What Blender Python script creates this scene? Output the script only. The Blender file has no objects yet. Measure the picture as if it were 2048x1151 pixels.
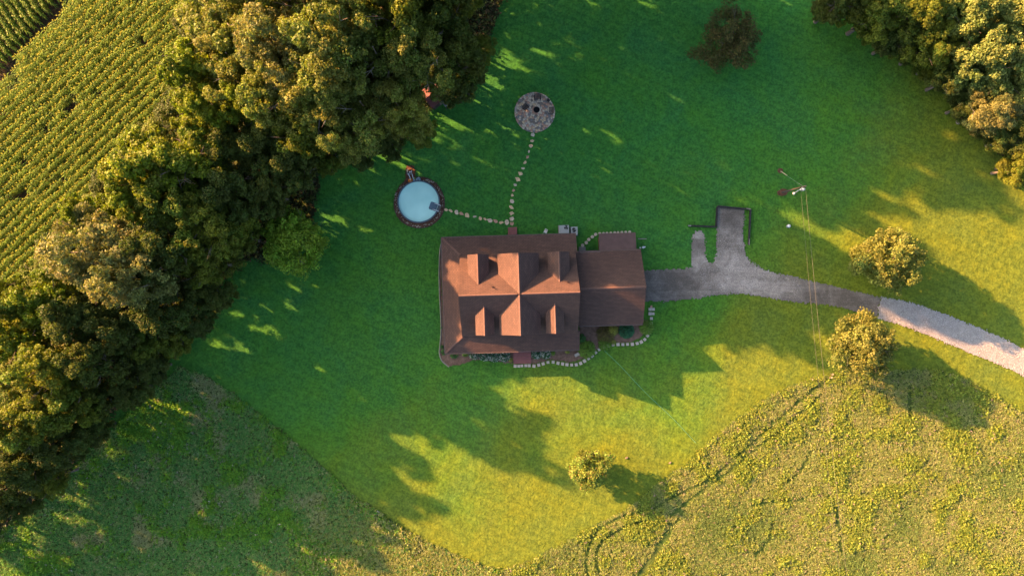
import bpy, math, random
import numpy as np
from mathutils import Vector, Matrix

random.seed(7)
rng = np.random.default_rng(11)
R = math.radians
scene = bpy.context.scene
col = scene.collection

# ------------------------------------------------------------------ camera, sky, sun, exposure
S = 0.068            # metres per photo pixel on the ground
H = 94.0             # flying height of the drone
cam = bpy.data.cameras.new('camera')
cam.sensor_fit = 'HORIZONTAL'
cam.angle = 2 * math.atan(1024 * S / H)
cam.clip_start = 1.0
cam.clip_end = 3000
cam_o = bpy.data.objects.new('camera', cam)
cam_o.location = (0, 0, H)
col.objects.link(cam_o)
scene.camera = cam_o

SUN_EL = R(20.3)
SDX, SDY = 0.885, -0.466          # direction in which shadows fall (world x, y)
world = bpy.data.worlds.new('World')
scene.world = world
world.use_nodes = True
wn = world.node_tree
wn.nodes.clear()
sky = wn.nodes.new('ShaderNodeTexSky')
sky.sky_type = 'NISHITA'
sky.sun_disc = False
sky.sun_elevation = SUN_EL
sky.sun_rotation = math.atan2(-SDX, -SDY)
sky.air_density = 0.85
sky.dust_density = 4.5
sky.ozone_density = 1.0
bg = wn.nodes.new('ShaderNodeBackground')
bg.inputs[1].default_value = 0.072
wo = wn.nodes.new('ShaderNodeOutputWorld')
wn.links.new(sky.outputs[0], bg.inputs[0])
wn.links.new(bg.outputs[0], wo.inputs[0])

sun = bpy.data.lights.new('sun', 'SUN')
sun.energy = 5.0
sun.angle = R(0.7)
sun.color = (1.0, 0.47, 0.20)
sun_o = bpy.data.objects.new('sun', sun)
d = Vector((SDX * math.cos(SUN_EL), SDY * math.cos(SUN_EL), -math.sin(SUN_EL)))
sun_o.rotation_euler = d.to_track_quat('-Z', 'Y').to_euler()
sun_o.location = (-60, 32, 60)
col.objects.link(sun_o)

vs = scene.view_settings
vs.view_transform = 'Standard'
vs.look = 'None'
vs.gamma = 1.0
vs.exposure = 2.85
scene.cycles.use_denoising = True
scene.cycles.max_bounces = 6
scene.cycles.transparent_max_bounces = 8


# ------------------------------------------------------------------ helpers
def P(px, py, z=0.0):
    """world point that stands at height z and is seen at photo pixel (px, py)"""
    k = S * (1 - z / H)
    return Vector(((px - 1024) * k, -(py - 575.5) * k, z))


def tag(o, label=None, cat=None, group=None, kind=None):
    if label: o['label'] = label
    if cat: o['category'] = cat
    if group: o['group'] = group
    if kind: o['kind'] = kind
    return o


def empty(name, loc=(0, 0, 0), rz=0.0):
    o = bpy.data.objects.new(name, None)
    o.location = loc
    o.rotation_euler = (0, 0, rz)
    o.empty_display_size = 0.3
    col.objects.link(o)
    return o


def link(name, me, parent=None, mat=None):
    o = bpy.data.objects.new(name, me)
    col.objects.link(o)
    if parent is not None:
        o.parent = parent
    if mat is not None and not me.materials:
        me.materials.append(mat)
    return o


def copy_tree(o, parent=None):
    c = o.copy()
    col.objects.link(c)
    c.parent = parent
    for ch in list(o.children):
        copy_tree(ch, c)
    return c


ORD = ['first', 'second', 'third', 'fourth', 'fifth', 'sixth', 'seventh', 'eighth', 'ninth', 'tenth', 'eleventh',
       'twelfth', 'thirteenth', 'fourteenth', 'fifteenth', 'sixteenth', 'seventeenth', 'eighteenth', 'nineteenth',
       'twentieth', 'twenty-first', 'twenty-second', 'twenty-third', 'twenty-fourth', 'twenty-fifth', 'twenty-sixth',
       'twenty-seventh', 'twenty-eighth', 'twenty-ninth', 'thirtieth', 'thirty-first', 'thirty-second',
       'thirty-third', 'thirty-fourth', 'thirty-fifth', 'thirty-sixth', 'thirty-seventh', 'thirty-eighth', 'thirty-ninth', 'fortieth']


class MB:
    def __init__(self):
        self.v = []; self.f = []; self.uv = {}

    def add(self, verts, faces):
        n = len(self.v)
        self.v += [tuple(p) for p in verts]
        self.f += [tuple(i + n for i in f) for f in faces]
        return self

    def box(self, c, s, rz=0.0, tilt=0.0):
        x, y, z = s[0] / 2, s[1] / 2, s[2] / 2
        m = Matrix.Rotation(rz, 3, 'Z') @ Matrix.Rotation(tilt, 3, 'X')
        vs_ = [Vector(c) + m @ Vector(p) for p in ((-x, -y, -z), (x, -y, -z), (x, y, -z), (-x, y, -z),
                                                   (-x, -y, z), (x, -y, z), (x, y, z), (-x, y, z))]
        return self.add(vs_, ((3, 2, 1, 0), (4, 5, 6, 7), (0, 1, 5, 4), (1, 2, 6, 5), (2, 3, 7, 6), (3, 0, 4, 7)))

    def bar(self, p0, p1, w, h):
        """box beam from p0 to p1"""
        p0, p1 = Vector(p0), Vector(p1)
        a = (p1 - p0)
        a.normalize()
        up = Vector((0, 0, 1)) if abs(a.z) < 0.95 else Vector((1, 0, 0))
        b = a.cross(up).normalized() * (w / 2)
        c = b.cross(a).normalized() * (h / 2)
        vs_ = [p0 - b - c, p0 + b - c, p0 + b + c, p0 - b + c, p1 - b - c, p1 + b - c, p1 + b + c, p1 - b + c]
        return self.add(vs_, ((0, 1, 2, 3), (7, 6, 5, 4), (0, 4, 5, 1), (1, 5, 6, 2), (2, 6, 7, 3), (3, 7, 4, 0)))

    def tube(self, pts, rad, n=8, caps=True):
        pts = [Vector(p) for p in pts]
        if not hasattr(rad, '__len__'):
            rad = [rad] * len(pts)
        base = len(self.v)
        for i, p in enumerate(pts):
            a = (pts[min(i + 1, len(pts) - 1)] - pts[max(i - 1, 0)]).normalized()
            up = Vector((0, 0, 1)) if abs(a.z) < 0.9 else Vector((1, 0, 0))
            b = a.cross(up).normalized()
            c = b.cross(a).normalized()
            for k in range(n):
                t = 2 * math.pi * k / n
                self.v.append(tuple(p + (b * math.cos(t) + c * math.sin(t)) * rad[i]))
        for i in range(len(pts) - 1):
            for k in range(n):
                k2 = (k + 1) % n
                self.f.append((base + i * n + k, base + i * n + k2, base + (i + 1) * n + k2, base + (i + 1) * n + k))
        if caps:
            self.f.append(tuple(base + k for k in range(n)))
            self.f.append(tuple(base + (len(pts) - 1) * n + k for k in reversed(range(n))))
        return self

    def lathe(self, prof, n=32, c=(0, 0, 0), close=False):
        """prof: list of (r, z)"""
        base = len(self.v)
        m = len(prof)
        for r, z in prof:
            for k in range(n):
                t = 2 * math.pi * k / n
                self.v.append((c[0] + r * math.cos(t), c[1] + r * math.sin(t), c[2] + z))
        for i in range(m if close else m - 1):
            j = (i + 1) % m
            for k in range(n):
                k2 = (k + 1) % n
                self.f.append((base + i * n + k, base + i * n + k2, base + j * n + k2, base + j * n + k))
        return self

    def disc(self, r, z, n=32, c=(0, 0)):
        return self.add([(c[0] + r * math.cos(2 * math.pi * k / n), c[1] + r * math.sin(2 * math.pi * k / n), z) for k in range(n)],
                        (tuple(range(n)),))

    def prism(self, poly, z0, z1):
        n = len(poly)
        vs_ = [(p[0], p[1], z0) for p in poly] + [(p[0], p[1], z1) for p in poly]
        fs = [tuple(reversed(range(n))), tuple(range(n, 2 * n))]
        fs += [(i, (i + 1) % n, n + (i + 1) % n, n + i) for i in range(n)]
        return self.add(vs_, fs)

    def extrude_x(self, poly, x0, x1):
        """poly of (y, z), swept along x"""
        n = len(poly)
        vs_ = [(x0, p[0], p[1]) for p in poly] + [(x1, p[0], p[1]) for p in poly]
        fs = [tuple(reversed(range(n))), tuple(range(n, 2 * n))]
        fs += [(i, (i + 1) % n, n + (i + 1) % n, n + i) for i in range(n)]
        return self.add(vs_, fs)

    def extrude_y(self, poly, y0, y1):
        n = len(poly)
        vs_ = [(p[0], y0, p[1]) for p in poly] + [(p[0], y1, p[1]) for p in poly]
        fs = [tuple(range(n)), tuple(reversed(range(n, 2 * n)))]
        fs += [(i, n + i, n + (i + 1) % n, (i + 1) % n) for i in range(n)]
        return self.add(vs_, fs)

    def slab(self, poly, edir, th=0.16):
        """sloping roof plane: polygon (counter-clockwise from above) with thickness and metre UVs"""
        poly = [Vector(p) for p in poly]
        n = len(poly)
        e = Vector(edir).normalized()
        nr = Vector((0, 0, 0))
        for i in range(n):
            nr += poly[i].cross(poly[(i + 1) % n])
        nr.normalize()
        s = nr.cross(e)
        base = len(self.v)
        self.v += [tuple(p) for p in poly] + [tuple(p - Vector((0, 0, th))) for p in poly]
        top = len(self.f)
        self.f.append(tuple(base + i for i in range(n)))
        self.uv[top] = [(p.dot(e), p.dot(s)) for p in poly]
        self.f.append(tuple(base + n + i for i in reversed(range(n))))
        for i in range(n):
            j = (i + 1) % n
            self.f.append((base + i, base + n + i, base + n + j, base + j))
        return self

    def mesh(self, name, smooth=False):
        me = bpy.data.meshes.new(name)
        me.from_pydata(self.v, [], self.f)
        if self.uv:
            u = me.uv_layers.new(name='metres')
            for fi, uvs in self.uv.items():
                p = me.polygons[fi]
                for li, c in zip(p.loop_indices, uvs):
                    u.data[li].uv = c
        if smooth:
            me.polygons.foreach_set('use_smooth', [True] * len(me.polygons))
        me.update()
        return me

    def build(self, name, mat, parent=None, smooth=False):
        return link(name, self.mesh(name, smooth), parent, mat)


# ------------------------------------------------------------------ materials
def new_mat(name):
    m = bpy.data.materials.new(name)
    m.use_nodes = True
    nt = m.node_tree
    b = nt.nodes['Principled BSDF']
    return m, nt, b


def ramp(nt, fac, stops, interp='LINEAR'):
    r = nt.nodes.new('ShaderNodeValToRGB')
    r.color_ramp.interpolation = interp
    while len(r.color_ramp.elements) < len(stops):
        r.color_ramp.elements.new(0.5)
    for e, (p, c) in zip(r.color_ramp.elements, stops):
        e.position = p
        e.color = (*c, 1) if len(c) == 3 else c
    nt.links.new(fac, r.inputs[0])
    return r.outputs[0]


def noise(nt, vec, scale, detail=4, rough=0.6, dist=0.0):
    n = nt.nodes.new('ShaderNodeTexNoise')
    n.inputs['Scale'].default_value = scale
    n.inputs['Detail'].default_value = detail
    n.inputs['Roughness'].default_value = rough
    n.inputs['Distortion'].default_value = dist
    nt.links.new(vec, n.inputs['Vector'])
    return n.outputs['Fac']


def coord(nt, kind='Object'):
    return nt.nodes.new('ShaderNodeTexCoord').outputs[kind]


def mixc(nt, fac, a, b, mode='MIX'):
    m = nt.nodes.new('ShaderNodeMix')
    m.data_type = 'RGBA'
    m.blend_type = mode
    for sock, val in ((m.inputs['Factor'], fac), (m.inputs['A'], a), (m.inputs['B'], b)):
        if isinstance(val, (int, float)):
            sock.default_value = val
        elif isinstance(val, tuple):
            sock.default_value = (*val, 1)
        else:
            nt.links.new(val, sock)
    return m.outputs['Result']


def bump(nt, b, h, strength=0.5, dist=0.05):
    n = nt.nodes.new('ShaderNodeBump')
    n.inputs['Strength'].default_value = strength
    n.inputs['Distance'].default_value = dist
    nt.links.new(h, n.inputs['Height'])
    nt.links.new(n.outputs[0], b.inputs['Normal'])


def plain(name, c, rough=0.7, metal=0.0, var=0.25, scale=6.0, spec=0.3, bmp=0.0):
    m, nt, b = new_mat(name)
    co = coord(nt)
    n = noise(nt, co, scale, 5, 0.65)
    lo = tuple(x * (1 - var) for x in c)
    hi = tuple(min(1, x * (1 + var)) for x in c)
    nt.links.new(ramp(nt, n, [(0.3, lo), (0.7, hi)]), b.inputs['Base Color'])
    b.inputs['Roughness'].default_value = rough
    b.inputs['Metallic'].default_value = metal
    b.inputs['Specular IOR Level'].default_value = spec
    if bmp:
        bump(nt, b, noise(nt, co, scale * 5, 3), bmp, 0.02)
    return m


# lawn: patchy mown turf
def lawn_material():
    m, nt, b = new_mat('lawn')
    co = coord(nt)
    big = noise(nt, co, 0.045, 4, 0.6, 0.4)
    mid = noise(nt, co, 0.28, 6, 0.7, 0.5)
    fine = noise(nt, co, 3.2, 4, 0.7)
    # upper shade green to lower sunlit yellow put into colour; right side drier
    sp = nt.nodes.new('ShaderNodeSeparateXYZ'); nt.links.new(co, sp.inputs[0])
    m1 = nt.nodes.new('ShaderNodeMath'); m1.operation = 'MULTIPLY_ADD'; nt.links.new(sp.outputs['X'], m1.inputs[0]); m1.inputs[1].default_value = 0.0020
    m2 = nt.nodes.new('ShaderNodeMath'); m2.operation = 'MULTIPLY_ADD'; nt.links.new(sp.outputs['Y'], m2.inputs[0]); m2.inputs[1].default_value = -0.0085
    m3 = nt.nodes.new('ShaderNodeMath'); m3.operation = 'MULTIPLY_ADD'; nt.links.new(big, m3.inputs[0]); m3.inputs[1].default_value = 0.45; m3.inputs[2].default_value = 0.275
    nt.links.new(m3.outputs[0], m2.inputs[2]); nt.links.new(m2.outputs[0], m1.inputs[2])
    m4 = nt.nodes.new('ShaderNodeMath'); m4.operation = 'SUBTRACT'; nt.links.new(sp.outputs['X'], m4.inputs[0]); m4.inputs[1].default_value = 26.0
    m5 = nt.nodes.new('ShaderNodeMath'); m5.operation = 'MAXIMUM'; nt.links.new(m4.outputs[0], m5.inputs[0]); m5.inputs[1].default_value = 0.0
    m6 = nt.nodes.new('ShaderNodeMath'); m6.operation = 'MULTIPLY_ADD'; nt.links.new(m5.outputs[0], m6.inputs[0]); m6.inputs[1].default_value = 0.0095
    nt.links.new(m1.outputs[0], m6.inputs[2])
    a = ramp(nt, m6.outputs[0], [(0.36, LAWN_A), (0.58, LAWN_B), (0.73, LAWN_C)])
    p = ramp(nt, mid, [(0.30, (0.80, 0.88, 1.04)), (0.5, (0.98, 1.0, 0.97)), (0.70, (1.14, 1.08, 0.88))])
    c = mixc(nt, 1.0, a, p, 'MULTIPLY')
    pat = noise(nt, co, 0.11, 7, 0.68, 0.8)
    c = mixc(nt, 1.0, c, ramp(nt, pat, [(0.34, (0.88, 0.95, 1.22)), (0.50, (1.0, 1.0, 1.0)), (0.66, (1.10, 1.02, 0.80))]), 'MULTIPLY')
    blade = noise(nt, co, 1.1, 6, 0.8)
    c = mixc(nt, 1.0, c, ramp(nt, blade, [(0.40, (0.84, 0.87, 0.88)), (0.60, (1.15, 1.12, 1.10))]), 'MULTIPLY')
    f = ramp(nt, fine, [(0.38, (0.74, 0.76, 0.78)), (0.62, (1.26, 1.23, 1.20))])
    c = mixc(nt, 1.0, c, f, 'MULTIPLY')
    # faint mowing lines
    mp = nt.nodes.new('ShaderNodeMapping')
    mp.inputs['Rotation'].default_value = (0, 0, R(24))
    nt.links.new(co, mp.inputs[0])
    w = nt.nodes.new('ShaderNodeTexWave')
    w.bands_direction = 'Y'
    w.inputs['Scale'].default_value = 0.30
    w.inputs['Distortion'].default_value = 2.5
    w.inputs['Detail'].default_value = 2
    w.inputs['Detail Scale'].default_value = 0.3
    nt.links.new(mp.outputs[0], w.inputs['Vector'])
    s = ramp(nt, w.outputs['Fac'], [(0.35, (0.95, 0.96, 0.98)), (0.65, (1.05, 1.04, 1.02))])
    c = mixc(nt, 1.0, c, s, 'MULTIPLY')
    # worn brownish specks
    br = noise(nt, co, 0.5, 7, 0.75)
    k = ramp(nt, br, [(0.68, (0, 0, 0)), (0.80, (0.35, 0.35, 0.35))])
    c = mixc(nt, k, c, (0.13, 0.11, 0.03))
    nt.links.new(c, b.inputs['Base Color'])
    b.inputs['Roughness'].default_value = 0.9
    b.inputs['Specular IOR Level'].default_value = 0.08
    bump(nt, b, noise(nt, co, 3.4, 4, 0.8), 0.75, 0.16)
    return m


LAWN_A = (0.033, 0.138, 0.025)  # red lowered to carry the shade of the upper lawn
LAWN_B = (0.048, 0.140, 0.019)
LAWN_C = (0.096, 0.134, 0.016)  # yellowed for the sunlit lower lawn and the drier right side
M = {}
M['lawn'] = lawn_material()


def ground_mix(name, stops, scale=0.6, bscale=8, bs=0.6, rough=0.95):
    m, nt, b = new_mat(name)
    co = coord(nt)
    n = noise(nt, co, scale, 8, 0.7, 0.3)
    f = noise(nt, co, bscale, 4, 0.75)
    c = ramp(nt, n, stops)
    c = mixc(nt, 1.0, c, ramp(nt, f, [(0.25, (0.6, 0.6, 0.6)), (0.75, (1.35, 1.35, 1.3))]), 'MULTIPLY')
    nt.links.new(c, b.inputs['Base Color'])
    b.inputs['Roughness'].default_value = rough
    b.inputs['Specular IOR Level'].default_value = 0.1
    bump(nt, b, f, bs, 0.1)
    return m


M['meadow'] = ground_mix('meadow_soil', [(0.3, (0.035, 0.075, 0.015)), (0.5, (0.055, 0.09, 0.02)), (0.7, (0.085, 0.105, 0.03))], 0.35, 4)  # darkened: shade between tufts and in ruts put into the ground colour
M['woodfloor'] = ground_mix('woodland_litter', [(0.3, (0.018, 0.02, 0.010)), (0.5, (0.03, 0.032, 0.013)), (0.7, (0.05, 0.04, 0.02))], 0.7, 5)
M['soil'] = ground_mix('field_soil', [(0.3, (0.035, 0.028, 0.018)), (0.7, (0.06, 0.045, 0.028))], 1.0, 6)
M['farland'] = ground_mix('far_grass', [(0.3, (0.05, 0.10, 0.02)), (0.7, (0.11, 0.12, 0.03))], 0.03, 1)
M['mulch'] = ground_mix('mulch', [(0.3, (0.06, 0.028, 0.018)), (0.5, (0.105, 0.052, 0.033)), (0.7, (0.16, 0.09, 0.06))], 3.0, 14, 0.8)
M['bedmulch'] = ground_mix('bed_mulch', [(0.3, (0.095, 0.058, 0.040)), (0.5, (0.15, 0.095, 0.070)), (0.7, (0.20, 0.135, 0.10))], 2.0, 14, 0.8)


def drive_material():
    """dark millings with pale gravel spread over the fork"""
    m, nt, b = new_mat('dark_gravel')
    co = coord(nt)
    g = noise(nt, co, 9.0, 4, 0.85)
    med = noise(nt, co, 0.42, 7, 0.72, 0.6)
    mp = nt.nodes.new('ShaderNodeMapping')
    mp.inputs['Rotation'].default_value = (0, 0, R(8))
    mp.inputs['Scale'].default_value = (0.12, 1.6, 1)
    nt.links.new(co, mp.inputs[0])
    streak = noise(nt, mp.outputs[0], 1.0, 5, 0.7)
    at = nt.nodes.new('ShaderNodeAttribute')
    at.attribute_name = 'spread'
    add = nt.nodes.new('ShaderNodeMath'); add.operation = 'MULTIPLY_ADD'
    nt.links.new(med, add.inputs[0]); add.inputs[1].default_value = 1.25
    nt.links.new(at.outputs['Fac'], add.inputs[2])
    ad2 = nt.nodes.new('ShaderNodeMath'); ad2.operation = 'MULTIPLY_ADD'
    nt.links.new(streak, ad2.inputs[0]); ad2.inputs[1].default_value = 0.55
    nt.links.new(add.outputs[0], ad2.inputs[2])
    c = ramp(nt, ad2.outputs[0], [(0.72, (0.030, 0.032, 0.036)), (0.98, (0.062, 0.062, 0.064)), (1.0, (0.13, 0.125, 0.12))])
    r2 = nt.nodes.new('ShaderNodeMapRange')
    nt.links.new(ad2.outputs[0], r2.inputs[0])
    r2.inputs[1].default_value = 0.75; r2.inputs[2].default_value = 1.6
    c = ramp(nt, r2.outputs[0], [(0.0, (0.098, 0.086, 0.072)), (0.35, (0.175, 0.155, 0.132)), (0.8, (0.38, 0.345, 0.30))])
    sp = ramp(nt, g, [(0.3, (0.55, 0.55, 0.57)), (0.55, (1, 1, 1)), (0.72, (1.9, 1.85, 1.8))])
    c = mixc(nt, 1.0, c, sp, 'MULTIPLY')
    nt.links.new(c, b.inputs['Base Color'])
    b.inputs['Roughness'].default_value = 0.9
    b.inputs['Specular IOR Level'].default_value = 0.15
    bump(nt, b, g, 0.6, 0.05)
    return m


M['drive'] = drive_material()
M['gravel'] = ground_mix('pale_gravel', [(0.3, (0.21, 0.205, 0.20)), (0.5, (0.26, 0.255, 0.25)), (0.7, (0.31, 0.305, 0.295))], 1.2, 7, 0.9)


def shingle_material(name, c0, c1, row=0.20, brick=0.42):
    m, nt, b = new_mat(name)
    uv = nt.nodes.new('ShaderNodeUVMap').outputs[0]
    br = nt.nodes.new('ShaderNodeTexBrick')
    br.inputs['Scale'].default_value = 1.0
    br.inputs['Brick Width'].default_value = brick
    br.inputs['Row Height'].default_value = row
    br.inputs['Mortar Size'].default_value = 0.022
    br.inputs['Mortar Smooth'].default_value = 0.3
    br.inputs['Bias'].default_value = 0.0
    br.inputs['Color1'].default_value = (*c0, 1)
    br.inputs['Color2'].default_value = (*c1, 1)
    br.inputs['Mortar'].default_value = (*(x * 0.32 for x in c0), 1)
    nt.links.new(uv, br.inputs['Vector'])
    co = coord(nt)
    blot = noise(nt, co, 0.5, 6, 0.7)
    gr = noise(nt, co, 14, 3, 0.8)
    c = mixc(nt, 1.0, br.outputs['Color'], ramp(nt, blot, [(0.3, (0.82, 0.84, 0.86)), (0.7, (1.15, 1.12, 1.1))]), 'MULTIPLY')
    c = mixc(nt, 1.0, c, ramp(nt, gr, [(0.3, (0.75, 0.75, 0.75)), (0.7, (1.25, 1.25, 1.25))]), 'MULTIPLY')
    nt.links.new(c, b.inputs['Base Color'])
    b.inputs['Roughness'].default_value = 0.85
    b.inputs['Specular IOR Level'].default_value = 0.2
    bump(nt, b, br.outputs['Fac'], -0.5, 0.02)
    return m


M['shingle'] = shingle_material('roof_shingles', (0.073, 0.046, 0.038), (0.098, 0.060, 0.048))
M['ridge'] = plain('ridge_shingle', (0.100, 0.058, 0.046), 0.85, var=0.2, scale=4)
M['lean_to'] = plain('annex_roofing', (0.082, 0.050, 0.044), 0.8, var=0.18, scale=1.5)
M['log'] = plain('log_wall', (0.11, 0.065, 0.04), 0.7, var=0.3, scale=3)
M['trim'] = plain('dark_trim', (0.05, 0.03, 0.024), 0.6, var=0.2)
M['gutter'] = plain('gutter_metal', (0.09, 0.065, 0.055), 0.45, 0.2, var=0.1)
M['glass'] = plain('window_glass', (0.02, 0.025, 0.03), 0.08, var=0.05, spec=0.6)
M['white'] = plain('white_paint', (0.55, 0.56, 0.55), 0.5, var=0.06)
M['deckred'] = plain('red_stained_board', (0.20, 0.075, 0.068), 0.7, var=0.22, scale=5)
M['porchfloor'] = plain('porch_boards', (0.11, 0.05, 0.04), 0.7, var=0.2, scale=5)
M['cabinet'] = plain('unit_cabinet', (0.27, 0.29, 0.27), 0.5, 0.1, var=0.07)
M['black'] = plain('black_plastic', (0.008, 0.009, 0.010), 0.5, var=0.2)
M['timber'] = plain('black_timber', (0.022, 0.021, 0.021), 0.85, var=0.5, scale=3, bmp=0.3)
M['bleached'] = plain('bleached_timber', (0.14, 0.12, 0.10), 0.85, var=0.3, scale=3)
M['concrete'] = plain('concrete', (0.17, 0.165, 0.15), 0.85, var=0.25, scale=3, bmp=0.2)
M['paver'] = plain('square_paver', (0.38, 0.33, 0.27), 0.9, var=0.22, scale=2.5, bmp=0.2)
M['stone_tan'] = plain('tan_stone', (0.48, 0.35, 0.20), 0.9, var=0.35, scale=3, bmp=0.3)
M['stone_grey'] = plain('grey_stone', (0.45, 0.37, 0.26), 0.9, var=0.35, scale=3, bmp=0.3)
M['stone_red'] = plain('pink_stone', (0.38, 0.22, 0.145), 0.9, var=0.35, scale=3, bmp=0.3)
M['stone_dark'] = plain('dark_stone', (0.16, 0.13, 0.10), 0.9, var=0.35, scale=3, bmp=0.3)
M['stone_blue'] = plain('slate_stone', (0.33, 0.29, 0.235), 0.9, var=0.35, scale=3, bmp=0.3)
M['ash'] = plain('soot', (0.006, 0.006, 0.007), 0.9, var=0.4)
M['oldwood'] = plain('weathered_wood', (0.10, 0.085, 0.070), 0.85, var=0.35, scale=4)
M['darkwood'] = plain('dark_wood', (0.045, 0.034, 0.028), 0.8, var=0.35, scale=4)
M['bark'] = plain('bark', (0.10, 0.085, 0.065), 0.9, var=0.4, scale=2.5, bmp=0.4)
M['palebark'] = plain('pale_bark', (0.23, 0.20, 0.155), 0.9, var=0.3, scale=2.5)
M['pole'] = plain('pole_wood', (0.050, 0.044, 0.036), 0.85, var=0.3, scale=2)
M['pole_sunlit'] = plain('pole_top_sunlit', (0.13, 0.10, 0.07), 0.85, var=0.3, scale=2)
M['wire'] = plain('aluminium_wire', (0.17, 0.16, 0.11), 0.5, 0.2, var=0.1)
M['galv'] = plain('galvanised', (0.38, 0.40, 0.40), 0.4, 0.3, var=0.1)
M['guard'] = plain('guy_guard', (0.42, 0.36, 0.22), 0.6, var=0.1)
M['orange'] = plain('orange_vinyl', (0.42, 0.15, 0.02), 0.5, var=0.1)
M['paleblue'] = plain('pale_blue_vinyl', (0.20, 0.29, 0.36), 0.5, var=0.15)
M['navy'] = plain('navy_vinyl', (0.012, 0.022, 0.035), 0.5, var=0.2)
M['stepblue'] = plain('step_blue', (0.075, 0.125, 0.16), 0.5, var=0.08)
M['limegreen'] = plain('lime_plastic', (0.16, 0.36, 0.08), 0.5, var=0.1)
M['poolwall'] = plain('pool_liner', (0.10, 0.19, 0.23), 0.5, var=0.1)
M['poolrim'] = plain('pool_rim', (0.07, 0.10, 0.12), 0.5, var=0.15)
M['shedroof'] = plain('red_shed_roof', (0.11, 0.030, 0.026), 0.6, var=0.25, scale=2)
M['tin'] = plain('tin_sheet', (0.16, 0.165, 0.16), 0.5, 0.3, var=0.3, scale=3)
M['cord'] = plain('green_cord', (0.10, 0.30, 0.17), 0.6, var=0.1)
M['edging'] = plain('bed_edging', (0.20, 0.18, 0.145), 0.85, var=0.25, scale=4)


def water_material():
    m, nt, b = new_mat('pool_water')
    co = coord(nt)
    n = noise(nt, co, 0.35, 3, 0.5)
    nt.links.new(ramp(nt, n, [(0.3, (0.35, 0.66, 0.58)), (0.7, (0.46, 0.78, 0.68))]), b.inputs['Base Color'])
    b.inputs['Roughness'].default_value = 0.06
    b.inputs['IOR'].default_value = 1.33
    bump(nt, b, noise(nt, co, 2.2, 4, 0.6, 0.8), 0.32, 0.06)
    return m


M['water'] = water_material()


def leaf_material(name='foliage', trans=0.38, vary=0.16):
    m, nt, b = new_mat(name)
    at = nt.nodes.new('ShaderNodeAttribute')
    at.attribute_name = 'col'
    oi = nt.nodes.new('ShaderNodeObjectInfo')
    v = ramp(nt, oi.outputs['Random'], [(0.0, (1 - vary, 1 - vary * 0.6, 1 - vary)), (0.5, (1.0, 1.0, 1.0)), (1.0, (1 + vary, 1 + vary * 0.7, 1.0))])
    c = mixc(nt, 1.0, at.outputs['Color'], v, 'MULTIPLY')
    nt.links.new(c, b.inputs['Base Color'])
    b.inputs['Roughness'].default_value = 0.6
    b.inputs['Specular IOR Level'].default_value = 0.22
    t = nt.nodes.new('ShaderNodeBsdfTranslucent')
    c2 = mixc(nt, 1.0, c, (1.1, 1.15, 0.5), 'MULTIPLY')
    nt.links.new(c2, t.inputs[0])
    mx = nt.nodes.new('ShaderNodeMixShader')
    mx.inputs[0].default_value = trans
    out = nt.nodes['Material Output']
    nt.links.new(b.outputs[0], mx.inputs[1])
    nt.links.new(t.outputs[0], mx.inputs[2])
    nt.links.new(mx.outputs[0], out.inputs[0])
    return m


M['leaf'] = leaf_material()


# ------------------------------------------------------------------ numpy foliage
def quads_mesh(name, V, C, nper=4):
    """V: (N, nper, 3) polygons; C: (N, 3) colour of each"""
    N = V.shape[0]
    me = bpy.data.meshes.new(name)
    me.vertices.add(N * nper)
    me.vertices.foreach_set('co', V.reshape(-1).astype(np.float32))
    me.loops.add(N * nper)
    me.loops.foreach_set('vertex_index', np.arange(N * nper, dtype=np.int32))
    me.polygons.add(N)
    me.polygons.foreach_set('loop_start', np.arange(0, N * nper, nper, dtype=np.int32))
    me.update(calc_edges=True)
    a = me.attributes.new('col', 'FLOAT_COLOR', 'POINT')
    cc = np.ones((N, nper, 4), np.float32)
    cc[:, :, :3] = C[:, None, :]
    a.data.foreach_set('color', cc.reshape(-1))
    me.validate()
    return me


def unit(a):
    return a / np.maximum(np.linalg.norm(a, axis=-1, keepdims=True), 1e-9)


def rhombi(c, nrm, L, W, g, along=None):
    """leaf-shaped quads around centres c with normals nrm"""
    n = unit(nrm)
    r = g.normal(size=c.shape) if along is None else along
    a = unit(r - (r * n).sum(-1, keepdims=True) * n)
    b = np.cross(n, a)
    L = L[:, None]; W = W[:, None]
    return np.stack([c - a * L * 0.5, c + b * W * 0.5 - a * L * 0.05, c + a * L * 0.5, c - b * W * 0.5 - a * L * 0.05], 1)


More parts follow.
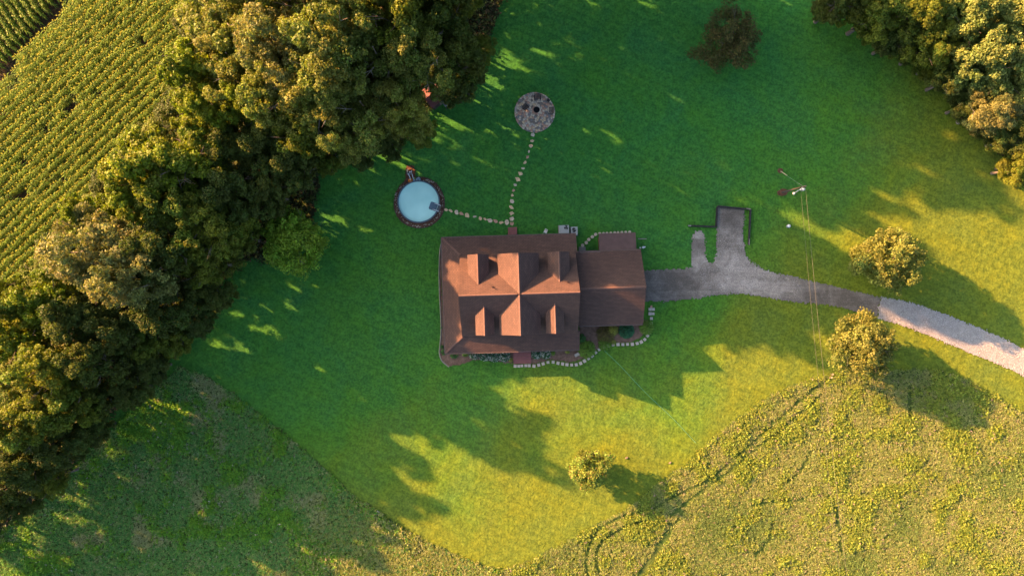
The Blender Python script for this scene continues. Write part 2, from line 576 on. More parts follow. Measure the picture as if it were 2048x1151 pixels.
def crown_mesh(name, Rr, Rz, base, lobes, leaves, leaf, var=0.25, seed=1, lobe_r=0.34, flat=0.0, second=None, gap=0.0):
    """crown of leaf clumps round (0,0,0): radius Rr across, Rz half height"""
    g = np.random.default_rng(seed)
    dirs = unit(g.normal(size=(lobes, 3)))
    rad = g.uniform(0.42, 0.86, lobes) ** 0.7
    rad[: max(3, lobes // 7)] *= 0.35
    cen = dirs * rad[:, None] * np.array([Rr, Rr, Rz])
    cen[:, :2] *= g.uniform(0.86, 1.12, (lobes, 1))
    lop = g.uniform(0, 6.28)
    cen[:, :2] *= (1 + (0.05 if Rz < 4.2 else 0.13) * np.cos(np.arctan2(cen[:, 1], cen[:, 0]) - lop) + (0.05 if Rz < 4.2 else 0.10) * np.cos(3 * np.arctan2(cen[:, 1], cen[:, 0]) + lop))[:, None]
    lr = Rr * lobe_r * g.uniform(0.6, 1.25, lobes)
    lc = g.uniform(1 - var, 1 + var, (lobes, 1)) * np.ones((1, 3))
    lc[:, 0] *= g.uniform(0.85, 1.15, lobes)
    w = lr ** 2
    idx = g.choice(lobes, leaves, p=w / w.sum())
    d = unit(g.normal(size=(leaves, 3)))
    rr = g.uniform(0.55, 1.08, leaves) ** 0.6
    # uneven clump surface
    wob = 1 + 0.16 * np.sin(d[:, 0] * 7 + idx) * np.cos(d[:, 1] * 6 + idx * 2) + 0.10 * np.sin(d[:, 2] * 11 + idx * 3)
    nsub = 9
    sd = unit(g.normal(size=(lobes, nsub, 3)) + np.array([0, 0, 0.35]))
    sub = g.integers(0, nsub, leaves)
    sr = g.uniform(0.34, 0.56, (lobes, nsub))
    lc2 = g.uniform(0.82, 1.18, (lobes, nsub))
    p = cen[idx] + (sd[idx, sub] * 0.72 + d * (sr[idx, sub] * rr * wob)[:, None]) * lr[idx][:, None] * np.array([1, 1, 0.85])
    sh = lc2[idx, sub]
    # drop what lies deep inside another clump
    inside = np.zeros(leaves, bool)
    for k in range(lobes):
        q = (p - cen[k]) / np.array([1, 1, 0.8])
        inside |= ((q ** 2).sum(1) < (lr[k] * 0.55) ** 2) & (idx != k)
    keep = ~inside & ~((d[:, 2] < -0.3) & (g.random(leaves) < 0.6))
    p, d, idx, sh = p[keep], d[keep], idx[keep], sh[keep]
    n = d * 0.75 + g.normal(size=p.shape) * 0.55 + np.array([0, 0, 0.25 + flat])
    L = leaf * g.uniform(0.6, 1.4, len(p))
    W = L * g.uniform(0.45, 0.75, len(p))
    V = rhombi(p, n, L, W, g)
    C = np.array(base)[None, :] * lc[idx] * sh[:, None] * g.uniform(0.7, 1.3, (len(p), 1))
    if second is not None:
        s = g.random(len(p)) < second[1]
        C[s] = np.array(second[0])[None, :] * g.uniform(0.75, 1.25, (s.sum(), 1))
    return quads_mesh(name, V, np.clip(C, 0, 0.8))


def trunk_mesh(name, height, r0, crown_z, Rr, Rz, seed, limbs=8, forks=True):
    g = random.Random(seed)
    mb = MB()
    top = crown_z + Rz * 0.45
    pts = [(0, 0, -0.15)]
    n = 6
    x = y = 0.0
    for i in range(1, n + 1):
        x += g.uniform(-0.16, 0.16); y += g.uniform(-0.16, 0.16)
        pts.append((x, y, top * i / n))
    mb.tube(pts, [r0 * 1.35] + [r0 * (1 - 0.78 * i / n) for i in range(1, n + 1)], 8)
    for k in range(limbs):
        t = g.uniform(0.42, 0.95)
        i = min(n - 1, int(t * n))
        p0 = Vector(pts[i])
        a = 2 * math.pi * (k + g.random() * 0.6) / limbs
        ln = Rr * g.uniform(0.55, 0.9)
        p2 = Vector((math.cos(a) * ln, math.sin(a) * ln, crown_z + Rz * g.uniform(-0.25, 0.75)))
        p1 = p0.lerp(p2, 0.5) + Vector((g.uniform(-.3, .3), g.uniform(-.3, .3), -0.25))
        mb.tube([p0, p1, p2], [r0 * 0.38, r0 * 0.24, r0 * 0.07], 6)
        if forks:
            for q in range(2):
                e = p1.lerp(p2, g.uniform(0.2, 0.8))
                b_ = a + g.choice((-1, 1)) * g.uniform(0.5, 1.0)
                f = e + Vector((math.cos(b_), math.sin(b_), g.uniform(0.2, 0.9))) * ln * g.uniform(0.25, 0.45)
                mb.tube([e, f], [r0 * 0.14, r0 * 0.04], 5)
    return mb.mesh(name, True)


# ------------------------------------------------------------------ ground
def inside_poly(px, py, poly):
    res = np.zeros(px.shape, bool)
    n = len(poly)
    for i in range(n):
        x0, y0 = poly[i]; x1, y1 = poly[(i + 1) % n]
        if y0 == y1:
            continue
        c = ((y0 > py) != (y1 > py)) & (px < (x1 - x0) * (py - y0) / (y1 - y0) + x0)
        res ^= c
    return res


WOODS_L = [(-900, -700), (1010, -700), (1010, -20), (985, 60), (965, 110), (930, 150), (880, 200), (830, 255), (700, 290),
           (640, 330), (630, 420), (600, 500), (560, 520), (490, 520), (440, 570), (385, 640), (330, 715), (270, 775),
           (205, 845), (130, 955), (60, 1015), (0, 1060), (-900, 1600)]
CORN = [(-900, -400), (450, -400), (445, -20), (395, 130), (395, 220), (262, 350), (165, 490), (40, 610), (-60, 690), (-900, 1300)]
MEAD_L = [(360, 735), (410, 752), (470, 790), (540, 845), (620, 910), (700, 985), (780, 1040), (870, 1090), (940, 1120), (1000, 1140),
          (1010, 1700), (-900, 1700), (-900, 1650), (0, 1075), (100, 985), (215, 870), (290, 800)]
MEAD_R = [(1000, 1140), (1060, 1120), (1130, 1085), (1200, 1045), (1250, 1020), (1320, 965), (1380, 920), (1430, 870), (1500, 820),
          (1550, 785), (1600, 765), (1660, 750), (1720, 742), (1790, 742), (1870, 738), (1920, 755), (1980, 785), (2048, 825),
          (2900, 1230), (2900, 1700), (1010, 1700)]
WOODS_R = [(1640, -700), (1650, -10), (1700, 40), (1790, 90), (1860, 140), (1905, 205), (1960, 270), (2030, 335), (2100, 420), (2900, 900), (2900, -700)]


def wob(px, py, a=6.0):
    return (px + a * np.sin(py * 0.11 + 1.3) * np.cos(px * 0.05) + a * 0.6 * np.sin(py * 0.31 + px * 0.23),
            py + a * np.sin(px * 0.09 + 0.4) * np.cos(py * 0.06) + a * 0.6 * np.sin(px * 0.27 - py * 0.19))


def smooth_noise(shape, cells, g):
    """bilinear value noise over a grid"""
    h, w = shape
    gh, gw = int(h / cells) + 3, int(w / cells) + 3
    r = g.random((gh, gw))
    yy, xx = np.meshgrid(np.arange(h) / cells, np.arange(w) / cells, indexing='ij')
    y0 = yy.astype(int); x0 = xx.astype(int)
    fy = yy - y0; fx = xx - x0
    fy = fy * fy * (3 - 2 * fy); fx = fx * fx * (3 - 2 * fx)
    return (r[y0, x0] * (1 - fy) * (1 - fx) + r[y0 + 1, x0] * fy * (1 - fx) + r[y0, x0 + 1] * (1 - fy) * fx + r[y0 + 1, x0 + 1] * fy * fx)


def build_ground():
    x0, x1, y0, y1, st = -92.0, 92.0, -60.0, 66.0, 0.27
    nx, ny = int((x1 - x0) / st), int((y1 - y0) / st)
    xs = np.linspace(x0, x1, nx + 1); ys = np.linspace(y0, y1, ny + 1)
    X, Y = np.meshgrid(xs, ys)
    g = np.random.default_rng(3)
    hgt = -0.075 * g.random(X.shape) - 0.05 * smooth_noise(X.shape, 3, g)
    cx = (X[:-1, :-1] + X[1:, 1:]) / 2; cy = (Y[:-1, :-1] + Y[1:, 1:]) / 2
    px, py = wob(cx / S + 1024, 575.5 - cy / S, 3.0)
    cls = np.zeros(cx.shape, int)
    cls[inside_poly(px, py, MEAD_L) | inside_poly(px, py, MEAD_R)] = 1
    wl = inside_poly(px, py, WOODS_L) | inside_poly(px, py, WOODS_R)
    cls[wl] = 2
    cls[inside_poly(px, py, CORN) & inside_poly(px, py, WOODS_L)] = 3
    idx = np.arange((nx + 1) * (ny + 1)).reshape(ny + 1, nx + 1)
    Q = np.stack([idx[:-1, :-1], idx[:-1, 1:], idx[1:, 1:], idx[1:, :-1]], -1)
    co = np.stack([X, Y, hgt], -1).reshape(-1, 3)
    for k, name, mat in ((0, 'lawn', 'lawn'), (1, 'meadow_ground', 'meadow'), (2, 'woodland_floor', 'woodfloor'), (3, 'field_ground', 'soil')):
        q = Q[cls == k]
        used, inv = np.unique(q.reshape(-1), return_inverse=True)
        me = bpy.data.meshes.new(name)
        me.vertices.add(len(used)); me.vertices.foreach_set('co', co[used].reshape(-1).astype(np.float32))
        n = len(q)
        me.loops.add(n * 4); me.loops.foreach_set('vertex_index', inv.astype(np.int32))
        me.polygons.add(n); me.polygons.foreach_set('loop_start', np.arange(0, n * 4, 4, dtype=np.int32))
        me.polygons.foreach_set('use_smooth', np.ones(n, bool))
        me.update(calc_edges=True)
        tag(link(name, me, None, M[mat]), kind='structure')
    mb = MB()
    mb.add([(-900, -900, -0.5), (900, -900, -0.5), (900, 900, -0.5), (-900, 900, -0.5)], ((0, 1, 2, 3),))
    tag(mb.build('ground', M['farland']), kind='structure')


build_ground()


# ------------------------------------------------------------------ driveway
def smooth_line(pts, step=2.0):
    """Catmull-Rom through pixel points"""
    out = []
    n = len(pts)
    for i in range(n - 1):
        p0 = pts[max(i - 1, 0)]; p1 = pts[i]; p2 = pts[i + 1]; p3 = pts[min(i + 2, n - 1)]
        ln = math.hypot(p2[0] - p1[0], p2[1] - p1[1])
        m = max(1, int(ln / step))
        for k in range(m):
            t = k / m
            out.append(tuple(0.5 * (2 * p1[j] + (p2[j] - p0[j]) * t + (2 * p0[j] - 5 * p1[j] + 4 * p2[j] - p3[j]) * t * t +
                                    (-p0[j] + 3 * p1[j] - 3 * p2[j] + p3[j]) * t ** 3) for j in range(2)))
    out.append(pts[-1])
    return out


def sheet_from_poly(name, poly_px, mat, z, st=0.16, spread=None, kind='structure', seed=5, jag=1.2, parent=None, relief=0.018):
    """flat sheet over a pixel polygon, as a fine grid with a ragged edge and slight relief"""
    pts = np.array([tuple(P(*p))[:2] for p in poly_px])
    x0, y0 = pts.min(0) - 0.3; x1, y1 = pts.max(0) + 0.3
    nx, ny = max(2, int((x1 - x0) / st)), max(2, int((y1 - y0) / st))
    X, Y = np.meshgrid(np.linspace(x0, x1, nx + 1), np.linspace(y0, y1, ny + 1))
    g = np.random.default_rng(seed)
    hh = z + relief * g.random(X.shape)
    cx = (X[:-1, :-1] + X[1:, 1:]) / 2; cy = (Y[:-1, :-1] + Y[1:, 1:]) / 2
    j = S * jag
    ok = inside_poly(cx + g.normal(size=cx.shape) * j, cy + g.normal(size=cx.shape) * j, [tuple(p) for p in pts])
    idx = np.arange((nx + 1) * (ny + 1)).reshape(ny + 1, nx + 1)
    q = np.stack([idx[:-1, :-1], idx[:-1, 1:], idx[1:, 1:], idx[1:, :-1]], -1)[ok]
    used, inv = np.unique(q.reshape(-1), return_inverse=True)
    co = np.stack([X, Y, hh], -1).reshape(-1, 3)[used]
    me = bpy.data.meshes.new(name)
    me.vertices.add(len(used)); me.vertices.foreach_set('co', co.reshape(-1).astype(np.float32))
    n = len(q)
    me.loops.add(n * 4); me.loops.foreach_set('vertex_index', inv.astype(np.int32))
    me.polygons.add(n); me.polygons.foreach_set('loop_start', np.arange(0, n * 4, 4, dtype=np.int32))
    me.update(calc_edges=True)
    if spread is not None:
        a = me.attributes.new('spread', 'FLOAT', 'POINT')
        a.data.foreach_set('value', spread(co[:, 0] / S + 1024, 575.5 - co[:, 1] / S).astype(np.float32))
    o = link(name, me, parent, mat)
    if kind:
        tag(o, kind=kind)
    return o


def drive_spread(px, py):
    s = np.zeros(px.shape)
    for cx, cy, rx, ry, a in ((1480, 545, 80, 45, 0.35), (1460, 480, 40, 30, 0.16), (1540, 575, 70, 25, 0.22), (1397, 505, 22, 45, 0.12),
                              (1330, 565, 45, 26, -0.16), (1458, 430, 26, 18, -0.05), (1690, 600, 80, 18, -0.12), (1395, 470, 14, 10, 0.2)):
        s += a * np.exp(-((px - cx) / rx) ** 2 - ((py - cy) / ry) ** 2)
    return s


up_side = [(1286, 541), (1340, 538), (1378, 536), (1383, 528), (1383, 500), (1385, 474), (1390, 464), (1399, 461), (1407, 465), (1410, 480),
           (1411, 508), (1414, 521), (1422, 526), (1429, 520), (1433, 500), (1433, 450), (1433, 413)]
up_side2 = [(1489, 417), (1487, 440), (1486, 465), (1489, 498), (1497, 519), (1515, 533), (1545, 545), (1580, 551), (1620, 561), (1680, 575),
            (1720, 585), (1762, 594)]
lo_side = [(1752, 634), (1720, 624), (1660, 610), (1600, 604), (1550, 597), (1500, 589), (1470, 587), (1430, 590), (1380, 597), (1330, 602), (1286, 602)]
drive_poly = smooth_line(up_side) + smooth_line(up_side2) + [(1759, 606), (1755, 615), (1756, 625)] + smooth_line(lo_side)
sheet_from_poly('driveway', drive_poly, M['drive'], 0.012, 0.16, drive_spread)
g_up = [(1764, 594), (1800, 600), (1850, 614), (1920, 640), (1980, 665), (2048, 697), (2130, 740), (2300, 850)]
g_lo = [(2300, 920), (2130, 800), (2048, 752), (2000, 729), (1940, 705), (1880, 680), (1830, 660), (1790, 646), (1754, 635)]
sheet_from_poly('gravel_driveway', smooth_line(g_up) + smooth_line(g_lo) + [(1757, 625), (1756, 615), (1760, 606)], M['gravel'], 0.02, 0.14, relief=0.016)


def gravel_scatter(name, poly, count, size, cols, seed, z=0.02, parent=None):
    g = np.random.default_rng(seed)
    pts = np.array(poly)
    lo, hi = pts.min(0), pts.max(0)
    q = g.uniform(lo, hi, (count * 3, 2))
    q = q[inside_poly(q[:, 0], q[:, 1], poly)][:count]
    n = len(q)
    c = np.stack([(q[:, 0] - 1024) * S, -(q[:, 1] - 575.5) * S, np.full(n, z)], 1)
    s = size * g.uniform(0.5, 1.5, n)
    # little five-faced pebbles: top quad + four sides
    base = np.array([(-1, -1, 0), (1, -1, 0), (1, 1, 0), (-1, 1, 0)], float)
    top = base * 0.6 + np.array([0, 0, 0.8])
    th = g.uniform(0, 6.28, n)
    cs, sn = np.cos(th), np.sin(th)

    def xf(v):
        v = np.repeat(v[None], n, 0) * (1 + 0.25 * g.normal(size=(n, 1, 3)))
        o = np.empty_like(v)
        o[:, :, 0] = v[:, :, 0] * cs[:, None] - v[:, :, 1] * sn[:, None]
        o[:, :, 1] = v[:, :, 0] * sn[:, None] + v[:, :, 1] * cs[:, None]
        o[:, :, 2] = v[:, :, 2]
        return o * s[:, None, None] * 0.5 + c[:, None, :]
    b_, t_ = xf(base), xf(top)
    b_[:, :, 2] = z - 0.01
    V = [t_]
    for i in range(4):
        j = (i + 1) % 4
        V.append(np.stack([b_[:, i], b_[:, j], t_[:, j], t_[:, i]], 1))
    V = np.concatenate(V, 0)
    C = np.array(cols)[g.integers(0, len(cols), n)] * g.uniform(0.75, 1.25, (n, 1))
    C = np.tile(C, (5, 1))
    return link(name, quads_mesh(name, V, C), parent, M['stonecol'])


def stone_attr_material():
    m, nt, b = new_mat('loose_stone')
    at = nt.nodes.new('ShaderNodeAttribute'); at.attribute_name = 'col'
    nt.links.new(at.outputs['Color'], b.inputs['Base Color'])
    b.inputs['Roughness'].default_value = 0.9
    b.inputs['Specular IOR Level'].default_value = 0.15
    return m


M['stonecol'] = stone_attr_material()
tag(gravel_scatter('loose_gravel', smooth_line(g_up) + smooth_line(g_lo), 15000, 0.065, [(0.27, 0.27, 0.265), (0.20, 0.20, 0.195), (0.34, 0.335, 0.33)], 21, 0.035),
    'loose pale grey stones covering the gravel end of the driveway', 'gravel', kind='stuff')
fork = [(1400, 530), (1432, 524), (1436, 470), (1484, 470), (1492, 512), (1540, 546), (1600, 562), (1600, 598), (1500, 586), (1400, 592)]
tag(gravel_scatter('loose_chippings', fork, 5000, 0.06, [(0.22, 0.20, 0.175), (0.16, 0.145, 0.13), (0.30, 0.275, 0.245)], 22, 0.022),
    'grey stone chippings strewn over the fork of the dark driveway', 'gravel', kind='stuff')


# ------------------------------------------------------------------ house
HT = R(1.75)
HC = Vector((13.6 * S, -11.4 * S, 0))
house = empty('house', HC, HT)
tag(house, 'brown shingled house with four dormers, wraparound porch roof and attached garage', 'house')
RZ, EZ, HD = 8.5, 4.06, 5.34          # ridge, eave, half depth of the main roof
PT = (RZ - EZ) / HD


def gable_roof_x(mb, x0, x1, yc, half, zr, slope, th=0.18):
    ze = zr - half * slope
    mb.slab([(x0, yc, zr), (x0, yc - half, ze), (x1, yc - half, ze), (x1, yc, zr)], (1, 0, 0), th)
    mb.slab([(x1, yc, zr), (x1, yc + half, ze), (x0, yc + half, ze), (x0, yc, zr)], (1, 0, 0), th)


def gable_roof_y(mb, y0, y1, xc, half, zr, slope, th=0.16):
    ze = zr - half * slope
    mb.slab([(xc, y0, zr), (xc, y1, zr), (xc - half, y1, ze), (xc - half, y0, ze)], (0, 1, 0), th)
    mb.slab([(xc, y1, zr), (xc, y0, zr), (xc + half, y0, ze), (xc + half, y1, ze)], (0, 1, 0), th)


def cap_x(mb, x0, x1, yc, zr, slope, w=0.16):
    for s in (-1, 1):
        p = [(x0, yc, zr + 0.045), (x0, yc + s * w, zr + 0.045 - w * slope), (x1, yc + s * w, zr + 0.045 - w * slope), (x1, yc, zr + 0.045)]
        mb.slab(p if s < 0 else p[::-1], (1, 0, 0), 0.05)


def cap_y(mb, y0, y1, xc, zr, slope, w=0.16):
    for s in (-1, 1):
        p = [(xc, y0, zr + 0.045), (xc, y1, zr + 0.045), (xc + s * w, y1, zr + 0.045 - w * slope), (xc + s * w, y0, zr + 0.045 - w * slope)]
        mb.slab(p if s < 0 else p[::-1], (0, 1, 0), 0.05)


# main roof and cross gable
mb = MB(); gable_roof_x(mb, -7.55, 7.5, 0, HD, RZ, PT)
main_roof = mb.build('main_roof', M['shingle'], house)
mb = MB(); cap_x(mb, -7.56, -0.3, 0, RZ, PT); cap_x(mb, 0.3, 7.51, 0, RZ, PT)
mb.build('ridge_cap', M['ridge'], main_roof)
mb = MB(); gable_roof_y(mb, -5.12, -0.01, 0, 2.62, RZ - 0.003, 0.83)
gable_f = mb.build('front_gable_roof', M['shingle'], house)
mb = MB(); cap_y(mb, -5.13, -0.1, 0, RZ, 0.83); mb.build('ridge_cap', M['ridge'], gable_f)
mb = MB(); gable_roof_y(mb, 0.01, 5.15, 0, 2.62, RZ - 0.003, 0.83)
gable_b = mb.build('rear_gable_roof', M['shingle'], house)
mb = MB(); cap_y(mb, 0.1, 5.16, 0, RZ, 0.83); mb.build('ridge_cap', M['ridge'], gable_b)
# rake boards
for x in (-7.56, 7.49):
    for s in (-1, 1):
        mb = MB(); mb.bar((x, s * 0.05, RZ - 0.17), (x, s * (HD - 0.02), EZ - 0.15), 0.045, 0.2)
        mb.build('rake_board', M['trim'], main_roof)
# vent pipes
for (u, v) in ((-3.35, 1.0), (6.05, 1.35)):
    z = RZ - abs(v) * PT
    mb = MB(); mb.tube([(u, v, z - 0.1), (u, v, z + 0.55)], 0.06, 10); mb.tube([(u, v, z - 0.02), (u, v, z + 0.14)], 0.13, 10)
    mb.build('vent_pipe', M['trim'], main_roof)

# walls
mb = MB()
mb.extrude_x([(-4.9, 0.0), (4.9, 0.0), (4.9, RZ - 4.9 * PT - 0.28), (0, RZ - 0.28), (-4.9, RZ - 4.9 * PT - 0.28)], -7.15, 7.12)
wall = mb.build('wall', M['log'], house)
for z in np.arange(0.35, 3.9, 0.34):        # log courses
    mb = MB()
    for v in (-4.93, 4.93):
        mb.bar((-7.3, v, z), (7.2, v, z), 0.14, 0.30)
    mb.bar((-7.18, -5.1, z + 0.17), (-7.18, 5.1, z + 0.17), 0.14, 0.30)
    mb.build('log_course', M['log'], wall)
for name, y0, y1 in (('front_gable_wall', -4.75, -0.2), ('rear_gable_wall', 0.2, 4.78)):
    mb = MB(); mb.extrude_y([(-2.3, 3.9), (2.3, 3.9), (2.3, RZ - 2.3 * 0.83 - 0.27), (0, RZ - 0.27), (-2.3, RZ - 2.3 * 0.83 - 0.27)], y0, y1)
    mb.build(name, M['log'], house)


def window(u, v, z, w, h, axis, s, parent=house):
    """axis 'v': in a wall facing along v (s = side); axis 'u': in a wall facing along u"""
    f = MB(); p = MB()
    for a, b_, ww, hh in ((-w / 2, 0, 0.09, h + 0.18), (w / 2, 0, 0.09, h + 0.18), (0, -h / 2, w, 0.09), (0, h / 2, w, 0.09), (0, 0, w, 0.05)):
        if axis == 'v':
            f.box((u + a, v + s * 0.05, z + b_), (ww, 0.12, hh))
        else:
            f.box((u + s * 0.05, v + a, z + b_), (0.12, ww, hh))
    if axis == 'v':
        p.box((u, v + s * 0.02, z), (w - 0.06, 0.06, h - 0.06))
    else:
        p.box((u + s * 0.02, v, z), (0.06, w - 0.06, h - 0.06))
    fr = f.build('window', M['white'], parent)
    p.build('pane', M['glass'], fr if parent is house else parent)
    return fr


for u in (-5.6, -3.2, 3.2, 5.6):
    window(u, -5.0, 1.7, 0.95, 1.4, 'v', -1)
for u in (-5.4, -2.6, 3.0, 5.6):
    window(u, 5.0, 1.7, 0.95, 1.3, 'v', 1)
for v in (-2.4, 2.4):
    window(-7.25, v, 1.7, 0.95, 1.4, 'u', -1)
window(-7.15, 0, 5.6, 1.0, 1.2, 'u', -1)
window(0, -4.75, 6.0, 1.5, 1.2, 'v', -1)
window(0, 4.78, 6.0, 1.5, 1.2, 'v', 1)
for (u, v, s, nm) in ((0.2, -5.0, -1, 'front_door'), (-0.6, 5.0, 1, 'back_door')):
    mb = MB(); mb.box((u, v + s * 0.04, 1.35), (0.98, 0.12, 2.1)); dr = mb.build(nm, M['deckred'], house)
    mb = MB(); mb.box((u + 0.38, v + s * 0.13, 1.3), (0.05, 0.07, 0.16)); mb.build('handle', M['galv'], dr)

# dormers
for (u, s, half, fr) in ((-4.48, -1, 1.19, 5.05), (4.42, -1, 1.17, 5.08), (-5.1, 1, 1.34, 5.17), (5.12, 1, 1.38, 5.2)):
    zr = 7.38
    wmb = MB(); hw = half - 0.22
    pent = [(u - hw, 3.95), (u + hw, 3.95), (u + hw, zr - hw * 0.83 - 0.2), (u, zr - 0.2), (u - hw, zr - hw * 0.83 - 0.2)]
    y0, y1 = (-(fr - 0.33), -1.6) if s < 0 else (1.6, fr - 0.33)
    wmb.extrude_y(pent, y0, y1)
    dm = wmb.build('dormer', M['log'], house)
    dm['label'] = ('front' if s < 0 else 'rear') + ' dormer at the ' + ('chimneyless garden' if False else ('pool' if u < 0 else 'garage')) + ' end of the roof'
    ya = (RZ - zr) / PT - 0.15
    mb = MB(); gable_roof_y(mb, -fr if s < 0 else ya, -ya if s < 0 else fr, u, half, zr, 0.83, 0.13)
    mb.build('dormer_roof', M['shingle'], dm)
    mb = MB(); cap_y(mb, (-fr - 0.01) if s < 0 else ya + 0.1, (-ya - 0.1) if s < 0 else fr + 0.01, u, zr, 0.83, 0.13)
    mb.build('ridge_cap', M['ridge'], dm)
    window(u, s * (fr - 0.33), 5.35, 0.9, 1.1, 'v', s, dm)

# porch roof: back, left (hipped) and front
PZ, PI_ = 2.75, 4.02
mb = MB()
mb.slab([(7.75, 7.7, PZ), (-10.0, 7.7, PZ), (-7.2, 5.0, PI_), (7.75, 5.0, PI_)], (1, 0, 0), 0.14)
porch_b = mb.build('rear_porch_roof', M['shingle'], house)
mb = MB()
mb.slab([(-10.0, 7.7, PZ), (-10.0, -7.55, PZ), (-7.2, -5.0, PI_), (-7.2, 5.0, PI_)], (0, 1, 0), 0.14)
porch_l = mb.build('side_porch_roof', M['shingle'], house)
mb = MB()
mb.slab([(-10.0, -7.55, PZ), (7.75, -7.58, PZ), (7.75, -5.0, PI_), (-7.2, -5.0, PI_)], (1, 0, 0), 0.14)
porch_f = mb.build('front_porch_roof', M['shingle'], house)
for par, a, b_ in ((porch_b, (-9.95, 7.66, PZ + 0.03), (-7.25, 5.05, PI_ + 0.03)), (porch_f, (-9.95, -7.51, PZ + 0.03), (-7.25, -5.05, PI_ + 0.03))):
    mb = MB(); mb.bar(a, b_, 0.24, 0.05); mb.build('hip_cap', M['ridge'], par)
mb = MB(); mb.bar((-10.04, 7.76, PZ - 0.06), (7.76, 7.76, PZ - 0.06), 0.11, 0.11); mb.build('gutter', M['gutter'], porch_b)
mb = MB(); mb.bar((-10.04, -7.63, PZ - 0.06), (7.76, -7.66, PZ - 0.06), 0.11, 0.11); mb.build('gutter', M['gutter'], porch_f)
mb = MB(); mb.bar((-10.06, 7.7, PZ - 0.06), (-10.06, -7.55, PZ - 0.06), 0.11, 0.11); mb.build('gutter', M['gutter'], porch_l)
mb = MB(); mb.bar((-9.0, 7.62, PZ + 0.09), (-6.2, 7.62, PZ + 0.09), 0.03, 0.03); mb.build('snow_guard', M['gutter'], porch_b)
# porch floor and posts
mb = MB()
mb.box((-1.1, 6.25, 0.22), (17.3, 2.5, 0.3)); mb.box((-8.55, 0, 0.225), (2.55, 9.98, 0.3)); mb.box((-1.1, -6.2, 0.22), (17.3, 2.4, 0.3))
mb.build('porch_floor', M['porchfloor'], house)
for u in (-9.6, -6.2, -2.9, 1.9, 4.6, 7.4):
    for v in (7.3, -7.2):
        mb = MB(); mb.box((u, v, 1.5), (0.18, 0.18, 2.3)); mb.build('porch_post', M['log'], house)
for v in (-3.6, 0.0, 3.6):
    mb = MB(); mb.box((-9.6, v, 1.5), (0.18, 0.18, 2.3)); mb.build('porch_post', M['log'], house)

# garage wing
GR, GV, GH, GE = 5.67, 0.41, 4.9, 2.8
GS = (GR - GE) / GH
mb = MB(); gable_roof_x(mb, 7.16, 16.25, GV, GH, GR, GS)
garage_roof = mb.build('garage_roof', M['shingle'], house)
mb = MB(); cap_x(mb, 7.3, 16.26, GV, GR, GS); mb.build('ridge_cap', M['ridge'], garage_roof)
for s in (-1, 1):
    mb = MB(); mb.bar((16.24, GV + s * 0.05, GR - 0.17), (16.24, GV + s * (GH - 0.02), GE - 0.15), 0.05, 0.2)
    mb.build('rake_board', M['trim'], garage_roof)
mb = MB(); mb.bar((7.85, GV + GH + 0.06, GE - 0.06), (16.24, GV + GH + 0.06, GE - 0.06), 0.11, 0.11); mb.build('gutter', M['gutter'], garage_roof)
mb = MB(); mb.bar((7.85, GV - GH - 0.06, GE - 0.06), (16.24, GV - GH - 0.06, GE - 0.06), 0.11, 0.11); mb.build('gutter', M['gutter'], garage_roof)
mb = MB(); mb.bar((8.2, GV + GH - 0.12, GE + 0.10), (10.9, GV + GH - 0.12, GE + 0.10), 0.03, 0.03); mb.build('snow_guard', M['tin'], garage_roof)
mb = MB(); h0 = GH - 0.45
mb.extrude_x([(GV - h0, 0), (GV + h0, 0), (GV + h0, GR - h0 * GS - 0.22), (GV, GR - 0.22), (GV - h0, GR - h0 * GS - 0.22)], 7.14, 15.85)
gwall = mb.build('garage_wall', M['log'], house)
for v in (-1.75, 2.55):
    mb = MB()
    for k in range(4):
        mb.box((15.9, v, 0.32 + k * 0.55), (0.1, 2.9, 0.52))
    gd = mb.build('garage_door', M['oldwood'], house)
    mb = MB(); mb.box((15.97, v, 0.7), (0.05, 0.2, 0.06)); mb.build('handle', M['black'], gd)

# lean-to behind the garage
mb = MB(); mb.slab([(15.7, 7.65, 2.36), (10.8, 7.65, 2.36), (10.8, 4.95, 2.72), (15.7, 4.95, 2.72)], (1, 0, 0), 0.1)
lean = mb.build('lean_to_roof', M['lean_to'], house)
for k in range(17):
    u = 10.85 + k * 0.3
    mb = MB(); mb.bar((u, 7.64, 2.362), (u, 5.35, 2.668), 0.05, 0.014); mb.build('roof_rib', M['lean_to'], lean)
mb = MB(); mb.box((13.25, 6.1, 1.1), (4.5, 2.4, 2.2)); mb.build('lean_to_wall', M['log'], house)


def hw(u, v, z=0.0):
    """house-local to world"""
    return HC + Matrix.Rotation(HT, 3, 'Z') @ Vector((u, v, z))


# front and back steps: each board a part
def steps(name, u, v0, v1, width, label, n, z0, z1, s):
    t = empty(name, hw(u, v0), HT)
    tag(t, label, 'steps')
    L = abs(v1 - v0)
    dv = L / n
    for k in range(n):
        z = z0 + (z1 - z0) * (k // 2) / max(1, (n - 1) // 2)
        mb = MB(); mb.box((0, s * (k + 0.5) * dv, z - 0.02), (width, dv - 0.025, 0.045)); mb.build('tread_board', M['deckred'], t)
    for x in (-width / 2 + 0.06, width / 2 - 0.06):
        mb = MB(); mb.bar((x, 0, z0 - 0.2), (x, s * L * 0.98, max(0.02, z1 - 0.12)), 0.07, 0.22); mb.build('stringer', M['deckred'], t)
    return t


